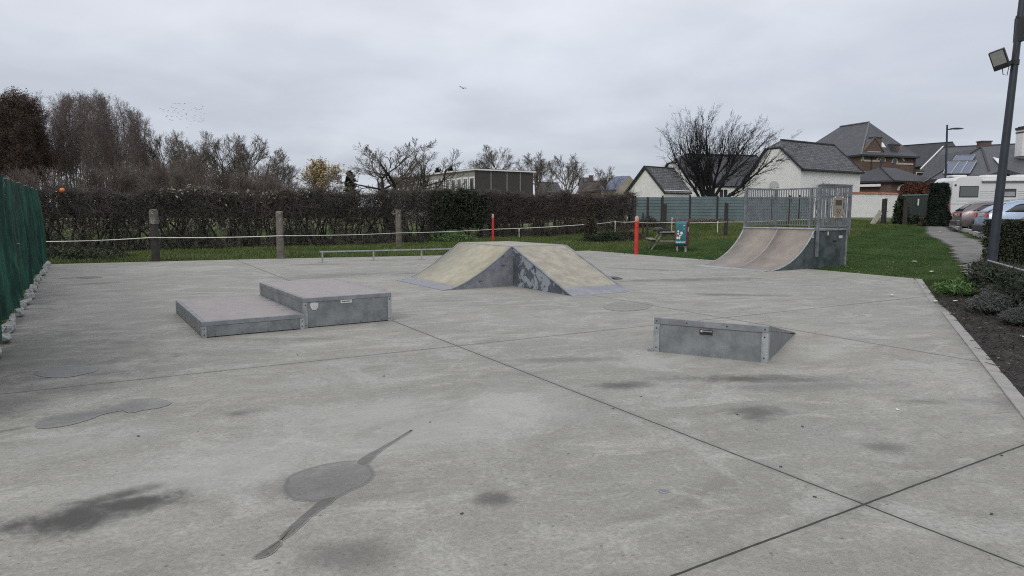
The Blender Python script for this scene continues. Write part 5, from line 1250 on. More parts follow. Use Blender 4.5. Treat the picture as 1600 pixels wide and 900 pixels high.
m = MB(); m.box((-.015, .25, 1.7), (.03, .12, .9)); m.build('rear_light', 'glass', t); MB().box((-.02, 1.1, 1.9), (.04, 1.2, .6)).build('rear_window', 'glass', t)
for x in (1.6, 5.4):
    m = MB(); m.tube([(x, .05, .33), (x, .28, .33)], .34, 20); m.build('wheel', 'tyre', t, smooth=True)
m = MB(); m.box((-.03, .12, 1.0), (.05, .1, .35)); m.build('tail_light', 'light_red', t)

# ------------------------------------------------------------------ lighting masts
mb = P(1550, 405, 15); base = Vector((mb.x - .02, 15, h(mb.x, 15) - .05)); topd = (P(1597, 0, 15) - P(1550, 405, 15)).normalized()
t = thing('floodlight_mast', 'tall leaning dark mast carrying a floodlight at the right edge', 'floodlight mast', base)
Lm = 7.6; m = MB(); m.tube([topd * (Lm * k / 8) for k in range(9)], [.103 - .05 * k / 8 for k in range(9)], 16); m.build('pole', 'pole', t, smooth=True)
fc = P(1561.5, 93, 15) - base; z_ = P(1575, 97, 15)
# lamp head: box tilted, facing left, forward and down
nrm = Vector((-.62, -.68, -.38)).normalized(); rt = nrm.cross(UP).normalized(); rt = -rt if rt.x < 0 else rt; upv = rt.cross(nrm); upv = upv if upv.z > 0 else -upv
roll = Matrix.Rotation(R(16), 3, nrm); rt = roll @ rt; upv = roll @ upv
Mx = Matrix((rt, -nrm, upv)).transposed().to_4x4()
m = MB(); m.box(fc, (.29, .12, .42), mat=Mx); hd = m.build('lamp_head', 'black', t, bevel=.012)
m = MB(); m.box(fc + nrm * .061 + upv * .045, (.24, .006, .29), mat=Mx); m.build('lamp_glass', 'lamp_glass', hd)
m = MB()
for k in range(6): m.box(fc - nrm * .09 + rt * (-.12 + .048 * k), (.01, .06, .36), mat=Mx)
m.build('cooling_fin', 'black', hd)
pole_at = lambda z: topd * (z / topd.z)
hz = P(1580, 98, 15).z - base.z; pj = pole_at(hz)
m = MB(); m.bar(fc - nrm * .05 - upv * .1, Vector((pj.x, pj.y - .02, hz)), .05, .07); m.tube([pole_at(hz - .05), pole_at(hz + .06)], .085, 12); m.build('bracket', 'black', t)
zb_ = P(1590, 45, 15).z - base.z; pb = pole_at(zb_); m = MB(); m.box(pb + Vector((.16, 0, 0)), (.2, .2, .4)); m.build('control_box', 'grey_box', t, bevel=.01)
m = MB(); m.box(pb + Vector((.1, -.0, .25)), (.34, .06, .05)); m.box(pb + Vector((.02, 0, -.02)), (.14, .16, .5)); m.build('box_bracket', 'black', t)
m = MB(); a = pb + Vector((.02, -.08, -.25)); b = fc - nrm * .1 - upv * .15
pts = [a, a + Vector((-.1, -.03, -.15)), a + Vector((-.14, -.03, -.5)), a.lerp(b, .75) + Vector((.06, 0, -.12)), b + Vector((.12, 0, -.22)), b + Vector((.03, 0, -.2)), b]
m.tube(pts, .008, 6); m.build('cable', 'black', t, smooth=True)

lb = on(1471, 42.0); tp_ = P(1480, 195, 42); Hm = tp_.z - lb.z
t = thing('street_lamp', 'slim dark street lamp with flat lamp arm above the camper', 'street lamp', lb)
m = MB(); m.tube([(0, 0, -.1), ((tp_.x - lb.x) * .5, 0, Hm * .5), (tp_.x - lb.x, 0, Hm)], [.09, .07, .05], 10); m.build('pole', 'pole', t, smooth=True)
m = MB(); x0 = tp_.x - lb.x; m.tube([(x0, 0, Hm - .28), (x0 + .3, 0, Hm - .26)], .035, 8); m.build('arm', 'pole', t)
m = MB(); n = 12; vs = []
for i in range(9):
    u = i / 8; w_ = .16 * math.sin(math.pi * min(1, .12 + u * .85)) ** .7; hh = .075 * math.sin(math.pi * min(1, .1 + u * .88)) ** .7
    for k in range(n): a = 2 * math.pi * k / n; vs.append((x0 + .22 + .82 * u, w_ * math.cos(a), Hm - .24 + hh * math.sin(a) * (1 if math.sin(a) > 0 else .6)))
m.add(vs, [(i * n + k, i * n + (k + 1) % n, (i + 1) * n + (k + 1) % n, (i + 1) * n + k) for i in range(8) for k in range(n)] + [tuple(range(n))[::-1], tuple(8 * n + k for k in range(n))])
m.build('lamp_head', 'pole', t, smooth=True)

# ------------------------------------------------------------------ trees
def grow(seed, Hh, kind):
    rg = random.Random(seed); S = {0: [], 1: []}; tips = []
    P_ = dict(
        round=dict(lv=4, trunk=.26, n=(8, 6, 5, 4, 3), ratio=(.66, .6, .6, .62), ang=(40, 30, 28, 28), kids=(3, 2, 2, 1), wig=(.04, .06, .08, .1, .12), trop=(.05, .07, .05, .03, .02), wind=(0, 0, 0), r0=.017, rf=.46),
        birch=dict(lv=4, trunk=.36, n=(16, 6, 5, 4, 3), ratio=(.27, .6, .6, .8), ang=(34, 34, 32, 30), kids=(3, 2, 1, 1), wig=(.025, .07, .1, .12, .12), trop=(.05, .09, .02, -.07, -.14), wind=(0, 0, 0), r0=.0105, rf=.4),
        spread=dict(lv=4, trunk=.2, n=(5, 8, 6, 4, 3), ratio=(1.15, .5, .5, .6), ang=(60, 44, 38, 34), kids=(2, 2, 2, 1), wig=(.1, .17, .17, .12, .1), trop=(.02, .08, .12, .14, .08), wind=(0, 0, 0), r0=.024, rf=.5),
        wind=dict(lv=4, trunk=.1, n=(4, 10, 6, 5, 5), ratio=(1.75, .48, .55, .65), ang=(44, 27, 26, 24), kids=(4, 2, 2, 1), wig=(.04, .05, .06, .07, .08), trop=(.03, .03, .02, .02, .02), wind=(.02, 0, .003), r0=.026, rf=.42),
        shrub=dict(lv=3, trunk=.04, n=(4, 8, 5, 4), ratio=(1.5, .5, .6), ang=(24, 22, 24), kids=(7, 2, 2), wig=(.04, .05, .08, .1), trop=(.05, .05, .04, .03), wind=(0, 0, 0), r0=.009, rf=.5))[kind]
    up = Vector((0, 0, 1)); wind = Vector(P_['wind'])
    def br(p, d, L, r, lv):
        n = P_['n'][lv]; st = L / n; cur = r
        for i in range(n):
            r1 = max(.004, r * (1 - .78 * (i + 1) / n))
            j = Vector((rg.gauss(0, 1), rg.gauss(0, 1), rg.gauss(0, .7))) * P_['wig'][lv]
            d = (d + j + up * P_['trop'][lv] + wind).normalized(); q = p + d * st
            S[0 if lv < 2 else 1].append((p.copy(), q.copy(), cur, r1)); cur = r1
            if lv < P_['lv'] and (i + 1) / n >= (P_['trunk'] if lv == 0 else .18):
                kk = P_['kids'][lv]
                for _ in range(kk if rg.random() < .85 else kk - 1):
                    az = rg.uniform(0, 2 * math.pi); sd = d.cross(Vector((math.cos(az), math.sin(az), .3))).normalized()
                    an = R(P_['ang'][lv] * rg.uniform(.7, 1.25)); nd_ = (d * math.cos(an) + sd * math.sin(an)).normalized()
                    f = (1 - .5 * (i / n)) if kind != 'birch' or lv > 0 else (1.1 - .6 * i / n)
                    br(q, nd_, L * P_['ratio'][lv] * f * rg.uniform(.75, 1.1), max(.004, min(r1 * .8, r * P_['rf'])), lv + 1)
            p = q
        tips.append(p.copy())
    L0 = {'round': .62, 'birch': .95, 'spread': .36, 'wind': .3, 'shrub': .3}[kind] * Hh
    br(Vector((0, 0, -.1)), Vector((rg.gauss(0, .03), rg.gauss(0, .03), 1)).normalized(), L0, P_['r0'] * Hh, 0)
    # scale to wanted height
    mx = max(q.z for s_ in S.values() for (_, q, _, _) in s_); k = Hh / mx
    return S, tips, k
PROTO = {}
def tree(kind, seed, Hh, name, label, loc, rz=0, cat='tree', mats=('bark', 'bark_purple'), sx=1.0, minr=.009, leaf=None, group=None, rot=True, nmax=None):
    key = (kind, seed, Hh, mats, leaf and leaf[0])
    if key in PROTO:
        return copy_tree(PROTO[key], label=label, loc=loc, rz=rz, sc=(sx, sx, 1))
    S, tips, k = grow(seed, Hh, kind)
    t = thing(name, label, cat, loc, rz, group); t.scale = (sx, sx, 1)
    for lv, nm, n in ((0, 'trunk', 6), (1, 'crown', 3)):
        s_ = S[lv]
        if nmax and lv == 1 and len(s_) > nmax: s_ = random.Random(1).sample(s_, nmax)
        sticks(nm, [tuple(a * k) for a, b, c, d in s_], [tuple(b * k) for a, b, c, d in s_], [max(minr, c * k) for a, b, c, d in s_], [max(minr * .8, d * k) for a, b, c, d in s_], mats[lv], t, n)
    if leaf:
        rs = np.random.RandomState(seed); tp = np.array([tuple(p * k) for p in tips]); zmin = leaf[3] if len(leaf) > 3 else 0
        tp = tp[tp[:, 2] > zmin * Hh]
        C = tp[rs.randint(0, len(tp), leaf[1])] + rs.normal(scale=.22, size=(leaf[1], 3)); leaves('foliage', C, leaf[2], leaf[0], t, rs)
    PROTO[key] = t; return t
segcount = 0
# big windswept tree behind the slat fence
b0 = on(1103, 49.5); tree('wind', 2, P(1150, 164, 49.5).z - b0.z, 'windswept_tree', 'large bare windswept tree leaning right behind the slat fence', b0, R(0), mats=('bark_black', 'bark_black'), minr=.0065, nmax=36000, sx=.98)
# spreading tree before the school
b0 = on(612, 50); tree('spread', 6, P(612, 219, 50).z - b0.z, 'orchard_tree', 'wide spreading bare tree in front of the school windows', b0, 0, mats=('bark', 'bark_olive'), minr=.009, sx=1.6, nmax=14000)
# trees behind school and village
for i, (px, py, Y, kd, sd, lab, sx) in enumerate([
    (775, 224, 92, 'round', 31, 'round bare tree rising behind the school end wall', 1.0), (838, 234, 90, 'round', 45, 'bare tree just right of the school block', .9),
    (890, 238, 84, 'round', 45, 'symmetrical bare tree above the middle of the right hedge', .95),
    (947, 258, 95, 'round', 31, 'small thin bare tree beside the distant houses', .8)]):
    b0 = on(px, Y); Hh = P(px, py, Y).z - b0.z; o = tree(kd, sd, 10.0, 'bare_tree', lab, b0, i * .5, mats=('bark_purple', 'bark_olive'), minr=.012, nmax=14000, group='bare trees behind the hedge'); o.scale = (1.3 * sx * Hh / 10, 1.3 * sx * Hh / 10, Hh / 10)
# row left of centre
for i, (px, py, Y, sd, lab, sx) in enumerate([
    (352, 202, 66, 31, 'dense round bare tree right of the tall wood', 1.0), (385, 208, 69, 33, 'bare tree overlapping the dense round one on its right', 1.0), (435, 230, 66, 31, 'greenish bare tree beside the yellow one', .9),
    (292, 205, 68, 32, 'slender bare tree at the right edge of the wood', .8), (322, 216, 60, 31, 'lower bare tree in front of the slender one', .8), (410, 246, 58, 32, 'small bare tree behind the pale hedge top', .9), (262, 196, 72, 31, 'bare tree below the flock of birds', .8),]):
    b0 = on(px, Y); Hh = P(px, py, Y).z - b0.z; o = tree('round', sd, 9.0, 'bare_tree', lab, b0, i * 2.1, mats=('bark', 'bark_olive'), minr=.01, nmax=16000, group='bare trees in the row left of centre'); o.scale = (1.2 * sx * Hh / 9, 1.2 * sx * Hh / 9, Hh / 9)
b0 = on(501, 74); tree('round', 45, P(501, 246, 74).z - b0.z, 'yellow_tree', 'rounded tree still holding yellow autumn leaves', b0, 0, mats=('bark', 'bark_olive'), minr=.015, leaf=('yellow_leaf', 2300, .12, .5), sx=1.3, nmax=9000)
# tall wood at the left
lefts = [(88, 150, 72), (104, 138, 76), (118, 146, 70), (130, 136, 78), (146, 148, 71), (160, 140, 75), (172, 152, 70), (186, 150, 74), (200, 140, 72), (212, 150, 69), (226, 165, 71), (236, 172, 74), (60, 140, 84), (30, 138, 86), (8, 142, 85), (76, 158, 80), (182, 172, 64), (150, 172, 62), (215, 184, 63), (-25, 140, 80)]
extra = [(96, 142, 82), (112, 150, 67), (124, 141, 84), (138, 139, 68), (152, 137, 82), (166, 146, 66), (178, 143, 83), (192, 139, 68), (206, 146, 81), (220, 158, 66), (230, 168, 79), (242, 180, 68), (84, 144, 66), (70, 148, 88), (50, 146, 90)]
lefts += extra
words_x = ['in the second row beside the gap', 'nearest on the left half', 'far back left of the highest top', 'near the highest top in the front row', 'directly behind the highest top', 'nearest in the middle', 'far back right of the middle', 'with the second proud top on the right', 'far back near the right edge', 'nearest on the right half', 'far back at the right edge', 'outermost on the right and lower', 'standing alone left of the gap', 'half hidden by the rusty conifers', 'deep behind the rusty conifers']
words = ['with the widest gap beside it', 'whose top stands slightly proud', 'in the front row', 'with the highest top', 'leaning slightly', 'in the middle of the wood', 'right of the middle', 'with a paler stem', 'with the outermost high top', 'near the right edge', 'with drooping twigs at the right edge', 'last on the right', 'behind the rusty conifers', 'far behind the rusty conifers', 'at the left frame edge', 'just right of the rusty conifers', 'shorter and nearer right of the middle', 'shorter and nearer in the middle', 'shorter and nearer at the right', 'cut by the left frame edge'] + words_x
for i, (px, py, Y) in enumerate(lefts):
    b0 = on(px, Y); Hh = P(px, py, Y).z - b0.z; sd = 51 + i % 4
    o = tree('birch', sd, 14.0, 'birch_tree', 'tall bare birch ' + words[i], b0, i * 1.9, mats=('bark_birch', 'bark_purple'), minr=.011, nmax=8500, group='tall bare birches in the wood'); o.scale = (.8 * Hh / 14, .8 * Hh / 14, Hh / 14)
# rusty conifers
def conifer(loc, Hh, rad, label, mat, name, seed, n=9000, group=None, leafs=.28):
    rs = np.random.RandomState(seed); t = thing(name, label, 'tree', loc, 0, group)
    m = MB(); m.tube([(0, 0, -.1), (0, 0, Hh * .5), (0, 0, Hh)], [.022 * Hh, .014 * Hh, .01], 8); m.build('trunk', 'bark', t, smooth=True)
    A = []; B = []; z = rs.rand(n // 12) ** .8 * Hh * .96 + Hh * .02; az = rs.rand(len(z)) * 2 * np.pi
    rr = rad * np.minimum(1, 1.25 * (1 - z / Hh)) ** .65 * (.6 + .5 * rs.rand(len(z))) * np.where(z < .1 * Hh, .7, 1)
    A = np.stack([0 * z, 0 * z, z], 1); B = np.stack([rr * np.cos(az), rr * np.sin(az), z + rr * .12], 1)
    k = rs.randint(0, len(z), n); u = rs.rand(n, 1) ** .6; C = A[k] + (B - A)[k] * u + rs.normal(scale=.13 * rad / 2, size=(n, 3))
    sticks('branch', A, B, np.full(len(z), .03), np.full(len(z), .01), 'bark', t)
    leaves('crown', C, leafs, mat, t, rs, aspect=1.8); return t
for i, (px, py, Y, w) in enumerate([(14, 140, 66, 'at the left edge'), (38, 134, 70, 'with the highest tip'), (66, 150, 64, 'nearest the gap of bare trunks'), (-20, 140, 64, 'half outside the frame'), (28, 160, 58, 'lowest and nearest'), (0, 150, 62, 'whose tip is cut by the frame edge'), (54, 142, 68, 'between the highest tip and the gap'), (74, 175, 60, 'small and low beside the gap'), (50, 190, 57, 'low in front of the highest tip')]):
    b0 = on(px, Y); Hh = P(px, py, Y).z - b0.z
    o = tree('birch', 61 + i % 2, 13.0, 'rusty_larch', 'dark rust brown larch ' + w, b0, i * 1.7, mats=('bark', 'rust_twig'), minr=.013, leaf=('rust_leaf', 8000, .11, .08), nmax=12000, group='rust brown larches at the left'); o.scale = (.85 * Hh / 13, .85 * Hh / 13, Hh / 13)
b0 = on(551, 78); conifer(b0, P(551, 268, 78).z - b0.z, 1.3, 'small dark conifer left of the orchard tree', 'yew', 'conifer', 71, 3500, None, .22)
b0 = on(686, 100); conifer(b0, P(686, 262, 100).z - b0.z, 1.4, 'dark conifer tip behind the school roof', 'yew', 'conifer', 72, 2500, None, .25)
b0 = on(706, 100); conifer(b0, P(706, 260, 100).z - b0.z, 1.2, 'second dark conifer tip right of the first behind the school roof', 'yew', 'conifer', 73, 2500, None, .25)
# bare shrubs under the wood and behind the hedge
for i, (px, py, Y) in enumerate([(68, 255, 52), (134, 264, 54), (165, 257, 50), (195, 250, 52), (225, 247, 54), (255, 260, 50), (285, 240, 52), (315, 246, 50), (345, 262, 48), (375, 264, 50), (405, 268, 49), (440, 272, 52), (470, 280, 50), (520, 285, 54)]):
    b0 = on(px, Y); Hh = P(px, py, Y).z - b0.z
    o = tree('shrub', 81 + i % 2, 5.0, 'bare_shrub', 'multi-stemmed bare shrub above the hedge, number %d' % (i + 1), b0, i * 1.1, 'shrub', mats=('bark_olive', 'bark_olive' if i % 2 else 'bark_purple'), minr=.009, nmax=9000, group='bare shrubs above the left hedge'); o.scale = (1.15, 1.15, Hh / 5)
    o['label'] = ['bare shrub left of the birch gap', 'bare shrub below the highest birch', 'tall bare shrub in front of mid wood', 'tall bare shrub under the leaning birches', 'bare shrub under the right end of the wood', 'pale stemmed bare shrub right of the wood', 'bare shrub under the slender tree', 'bare shrub left of the dense round tree', 'low bare shrub under the dense round tree', 'low bare shrub right of the dense round tree', 'low bare shrub near the pale hedge top', 'low bare shrub before the greenish tree', 'lowest bare shrub left of the yellow tree', 'lowest bare shrub right of the yellow tree'][i]
# saplings against the barn
for i, px in enumerate((1272, 1288, 1312)):
    b0 = on(px, 47); Hh = P(px, 268 + 6 * i, 47).z - b0.z; o = tree('shrub', 91, 3.5, 'sapling', ['thin bare sapling before the barn wall, leftmost', 'thin bare sapling before the barn wall, middle', 'thin bare sapling before the barn wall, nearest its right corner'][i], b0, i * 2.0, 'sapling', mats=('bark', 'bark'), minr=.008, nmax=250, group='bare saplings before the white barn'); o.scale = (.5, .5, Hh / 3.5)
b0 = on(1322, 30); 

# ------------------------------------------------------------------ hedges
def hedge(name, label, pa, pb, thick, z_top, z_gap, ntw, nlf, twig, leafm, seed, leaf_size=.06, stem_gap=.42, top_noise=.18, fluff=0, r=.009, cat='hedge', extra_low=.06, wlk=None):
    rs = np.random.RandomState(seed); pa = Vector(pa); pb = Vector(pb); d = pb - pa; L = d.length; dn = d / L; nn = Vector((-dn.y, dn.x, 0))
    t = thing(name, label, cat, (pa.x, pa.y, 0))
    def base(s): return H(pa.x + dn.x * s, pa.y + dn.y * s)
    def toloc(s, w, z): return np.stack([dn.x * s + nn.x * w, dn.y * s + nn.y * w, z], 1)
    top = lambda s: z_top(s) + top_noise * (np.sin(s * 1.3 + seed) * .5 + np.sin(s * 3.7) * .4 + np.sin(s * 7.9 + 1) * .3 + np.sin(s * 19) * .25)
    N = ntw; s = rs.rand(N) * L; w = np.clip(rs.normal(size=N) * .32, -1, 1) * thick; u = rs.rand(N); low = rs.rand(N) < extra_low
    win = (np.sin(s * 2.7 + seed) + np.sin(s * 4.3 + 1)) > .35; u = np.where(low & win, u * .25, u)
    zb = base(s); tz = top(s); zg = zb + z_gap * (.75 + .5 * np.abs(np.sin(s * 2.1)) * rs.rand(N))
    z = np.where(low, zb + u * (zg - zb), zg + (tz - zg) * u ** .85)
    A = toloc(s, w, z); dr = rs.normal(size=(N, 3)); dr[:, 2] = np.abs(dr[:, 2]) * 1.0 + .15; dr /= np.linalg.norm(dr, axis=1, keepdims=True)
    ln = (.2 + .5 * rs.rand(N) ** 2)[:, None]; Bp = A + dr * ln
    over = Bp[:, 2] > tz + .1 + .5 * (rs.rand(N) ** 5); Bp[over, 2] = tz[over]
    sticks('twigs', A, Bp, np.full(N, r), np.full(N, r * .5), twig, t)
    if nlf:
        s = rs.rand(nlf) * L; w = np.clip(rs.normal(size=nlf) * .33, -1, 1) * thick; zb = base(s); tz = top(s); z = zb + z_gap * 1.1 + (tz - zb - z_gap * 1.1) * rs.rand(nlf) ** .8
        leaves('foliage', toloc(s, w, z), leaf_size, leafm, t, rs)
    # stems
    s_ = .2; SA = []; SB = []; RA = []; RB = []; k = 0; stems = []
    while s_ < L:
        b = float(base(np.array([s_]))[0]); q = Vector((dn.x * s_, dn.y * s_, b)) + nn * rs.uniform(-.12, .12); cnt = rs.randint(1, 4)
        a_, b_, c_, d_ = [], [], [], []
        for j in range(cnt):
            p0 = q + dn * rs.uniform(-.06, .06); dd = Vector((rs.normal() * .25, rs.normal() * .2, 1)).normalized(); rr = rs.uniform(.02, .065) * (1.4 if cnt == 1 else 1)
            for step in range(4):
                p1 = p0 + dd * (z_gap * .45); a_.append(tuple(p0)); b_.append(tuple(p1)); c_.append(rr); d_.append(rr * .85); rr *= .85; p0 = p1; dd = (dd + Vector((rs.normal() * .22, rs.normal() * .22, 0))).normalized()
        stems.append((a_, b_, c_, d_)); s_ += stem_gap * rs.uniform(.6, 1.5)
    for a_, b_, c_, d_ in stems[:100]: sticks('stem', a_, b_, c_, d_, 'bark_black' if rs.rand() < .6 else 'bark', t, 6)
    if fluff:
        s = rs.rand(fluff) * L; s = s[(np.sin(s * .45 + 1.5) + np.sin(s * 1.7) * .6 > -.1)]; tz = top(s); w = rs.normal(size=len(s)) * thick * .3
        z = tz - np.abs(rs.normal(size=len(s))) * .22 + .05; leaves('seed_heads', toloc(s, w, z), .085, 'fluff', t, rs)
    return t
hd_ = Vector((.848, .53, 0)); h0 = Vector((-23.6, 21.9, 0)); 
hp = lambda px: (lambda r_: h0 + hd_ * ((r_ * h0.y - h0.x) / (hd_.x - r_ * hd_.y)))((px - 800) / F_PX)
hA, hB, hC, hD = h0, hp(690), hp(748), hp(986)
ztop1 = lambda s: 2.32 + .012 * s
hedge('hedge', 'long dark leafless hedge behind the wooden posts with pale seed heads on top', hA, hB, .6, ztop1, .8, 38000, 11000, 'hedge_twig', 'hedge_leaf', 11, .055, .3, .2, 2600, extra_low=.3)
hedge('evergreen_bush', 'dark evergreen bush filling the hedge left of the red marker', hB - hd_ * .6, hC + hd_ * .3, .8, lambda s: 2.62 + 0 * s, .5, 4000, 16000, 'hedge_twig', 'ivy', 12, .08, .5, .2, cat='bush')
hedge('hedge', 'purple brown bare hedge between the evergreen bush and the slat fence', hC, hD, .6, lambda s: 2.6 + .0 * s, .85, 23000, 2500, 'hedge_twig2', 'hedge_leaf', 13, .045, .3, .2, extra_low=.24)
b_ = hp(112); ball((b_.x, b_.y - .3, h(b_.x, b_.y) + 2.4), .1, 'orange ball caught in the hedge top near the left')
# ivy post and low growth
def bush(name, label, loc, rx, ry, hz_, n, mat, size, seed, cat='bush', twig=None, ntw=0, box=False, r=.006, zmin=0.0):
    rs = np.random.RandomState(seed); t = thing(name, label, cat, loc)
    def pts(n):
        if box:
            p = rs.rand(n, 3) * 2 - 1; ax_ = rs.randint(0, 3, n); side = np.sign(rs.rand(n) - .5); near = rs.rand(n) < .75
            for k in range(3): sel = near & (ax_ == k); p[sel, k] = side[sel] * (1 - np.abs(rs.normal(size=sel.sum())) * .05)
            p[:, 2] = np.abs(p[:, 2])
            if size > .06: kk = 1 + .16 * np.sin(p[:, 2] * 7 + seed) + .12 * np.sin(p[:, 0] * 5 + p[:, 2] * 11); p[:, :2] *= (kk * (1.05 - .3 * p[:, 2] ** 3))[:, None]; p[:, 2] *= 1 - .12 * np.abs(np.sin(p[:, 0] * 4 + p[:, 1] * 3 + seed))
        else:
            p = rs.normal(size=(n, 3)); p /= np.linalg.norm(p, axis=1, keepdims=True); p[:, 2] = np.abs(p[:, 2])
            bump_ = 1 + .18 * np.sin(p[:, 0] * 5 + seed) * np.sin(p[:, 1] * 4 + 2) + .12 * np.sin(p[:, 2] * 9 + p[:, 0] * 7)
            p *= (bump_ * rs.rand(n) ** .35)[:, None]
        return p * np.array([rx, ry, hz_]) + np.array([0, 0, zmin])
    if n: leaves('foliage', pts(n), size, mat, t, rs)
    if ntw:
        B_ = pts(ntw); A_p = B_ * np.array([.75, .75, .7]) + rs.normal(scale=.03, size=B_.shape); A_p[:, 2] = np.maximum(A_p[:, 2] - .02, 0)
        sticks('twigs', A_p, B_, np.full(ntw, r), np.full(ntw, r * .6), twig or 'bark', t)
    m = MB(); m.tube([(0, 0, -.1), (0, 0, hz_ * .5)], [.05, .02], 6); m.build('stem', 'bark', t)
    return t
b0 = on(921, 34.4); wpost(921, 381, 322, 34.5, .2, 'wood_dark', 'post wholly wrapped in dark ivy right of the funbox')
bush('ivy_clump', 'dark ivy column wrapped round a post right of the funbox', b0, .26, .26, P(921, 318, 34.4).z - b0.z, 5200, 'hedge_leaf', .065, 5, 'ivy', 'hedge_twig', 1500, box=True)
b0 = on(1403, 40.2); bush('ivy_clump', 'ivy heap on the post beside the dark green gate', b0, .45, .5, 1.75, 3500, 'ivy', .09, 6, 'ivy', 'bark', 300)
b0 = on(1459, 39.5); bush('evergreen_shrub', 'tall dark evergreen shrub beside the camper', b0, .34, .5, P(1460, 286, 39.5).z - b0.z, 15000, 'yew', .1, 7, 'shrub', 'bark', 900, box=True)
b0 = on(1428, 47); bush('beech_hedge', 'red brown leafy hedge above the dark green gate', b0, .95, .8, P(1425, 285, 47).z - b0.z, 14000, 'rust_hedge', .11, 8, 'hedge', 'bark', 900, box=True)
b0 = on(1430, 42.3); bush('low_shrub', 'low dark shrubs at the foot of the green gate', b0, 1.3, .5, .55, 3500, 'ivy', .07, 9, 'shrub', 'hedge_twig', 900)
b0 = on(1447, 40.6); bush('low_shrub', 'small dead shrub at the start of the path', b0, .7, .5, .7, 900, 'brown_leaf', .06, 10, 'shrub', 'hedge_twig', 1500)
for i, (px, Y, rx, hh, lab) in enumerate([(948, 32.8, 1.3, .55, 'low dark weeds along the hedge foot left of the bollard'), (975, 33.5, 1.4, .6, 'low dark weeds behind the red bollard'), (700, 34, 1.5, .5, 'low green weeds at the hedge foot behind the grind rail'), (100, 22.6, 1.6, .42, 'low bramble mat beside the net corner'), (150, 23.6, 1.4, .3, 'low bramble mat left of the first post'), (1100, 42.8, 3.0, .35, 'dry plants along the foot of the slat fence'), (1010, 42, 1.4, .7, 'grey brown weeds at the left end of the slat fence')]):
    b0 = on(px, Y); bush('weed_patch', lab, b0, rx, .6, hh, 3200, ('ivy', 'hedge_leaf', 'weed', 'box_leaf', 'box_leaf', 'brown_leaf', 'hedge_leaf')[i], .055, 20 + i, 'weeds', 'hedge_twig', 700)

# clipped hedge at the right (box shaped) and low mesh fence with climbing plants
hx = Vector((13.72, 18.6, 0))
t = bush('clipped_hedge', 'clipped dark green hedge behind the floodlight mast', (hx.x + 3.4, hx.y + .1, .02), 3.45, .9, 1.33, 52000, 'box_leaf', .045, 30, 'hedge', 'bark', 4000, box=True)
fa = P(1543, 407, 13.05); fb = P(1600, 423, 10.7); fdv = (fb - fa); fdv.z = 0; fdv.normalize()
t = thing('low_mesh_fence', 'low overgrown mesh fence with a pale top rail at the right edge', 'fence', at(fa, 0))
pe = fa + fdv * 6.0
m = MB(); m.tube([fa, fa + fdv * 3 - UP * .005, at(pe, fa.z - .01)], .018, 8); m.build('top_rail', 'galv', t, world=True, smooth=True)
for k in range(4): p_ = fa + fdv * (2.0 * k); MB().tube([at(p_, -.05), at(p_, fa.z + .02)], .025, 8).build('fence_post', 'black', t, world=True)
rs = np.random.RandomState(44); N = 75000; s = rs.rand(N) * 6; w = rs.normal(size=N) * .13; z = rs.rand(N) * (fa.z - .02) 
Cc = np.stack([fdv.x * s - fdv.y * w, fdv.y * s + fdv.x * w, z], 1); leaves('climbing_plant', Cc, .04, 'ivy', t, rs)
N = 14000; s = rs.rand(N) * 6; w = rs.normal(size=N) * .15; z = rs.rand(N) * (fa.z - .08); A1 = np.stack([fdv.x * s - fdv.y * w, fdv.y * s + fdv.x * w, z], 1); dd = rs.normal(size=(N, 3)) * .08; dd[:, 2] = np.abs(dd[:, 2])
sticks('plant_stems', A1, A1 + dd, np.full(N, .003), np.full(N, .002), 'hedge_twig', t)

# shrubs in the bed
def lav(seed, hh, rad, n):
    rs = np.random.RandomState(seed); t = thing('lavender_shrub', 'x', 'shrub', (0, 0, 0), 0, 'grey green shrubs in the planting bed')
    az = rs.rand(n) * 2 * np.pi; rr = rad * rs.rand(n) ** .55; tilt = rr / rad
    top = np.stack([rr * np.cos(az), rr * np.sin(az), hh * (1.05 - .55 * tilt ** 2) * (.55 + .55 * rs.rand(n))], 1); bot = top * np.array([.6, .6, .35])
    mid = (top + bot) / 2 + rs.normal(scale=.02, size=top.shape)
    sticks('twigs', np.concatenate([bot, mid]), np.concatenate([mid, top]), np.full(2 * n, .0028), np.full(2 * n, .0018), 'bark_olive', t)
    k = rs.randint(0, n, n * 9); u = rs.rand(n * 9, 1) ** .6; C = bot[k] + (top - bot)[k] * (.3 + .7 * u) + rs.normal(scale=.014, size=(n * 9, 3)); leaves('foliage', C, .02, 'lavender', t, rs, aspect=2.4)
    return t
spots = [(8.0, 9.7, 'widest grey shrub in the bed beside the low fence', 1.0), (7.2, 8.9, 'grey shrub nearest the kerb at the right edge', .85), (8.3, 11.0, 'grey shrub tucked under the low fence', .9), (7.3, 10.1, 'small grey shrub between kerb and fence', .75), (6.6, 7.7, 'grey shrub cut off by the right frame edge', .8), (8.1, 8.3, 'grey shrub far right behind the others', 1.1), (8.9, 12.1, 'brownish low shrub at the corner of the low fence', .75), (7.4, 7.0, 'grey shrub just outside the right side', 1.0), (6.9, 9.0, 'low grey sprig at the mulch edge', .5)]
lp = [lav(1, .42, .55, 1900), lav(2, .38, .5, 1600)]
for i, (x, y, lab, sc_) in enumerate(spots):
    src = lp[i % 2]
    if i < 2: o = src; o.location = (x, y, h(x, y) + .03); o.scale = (sc_,) * 3; o['label'] = lab
    else: copy_tree(src, label=lab, loc=(x, y, h(x, y) + .03), rz=i * 1.3, sc=sc_)
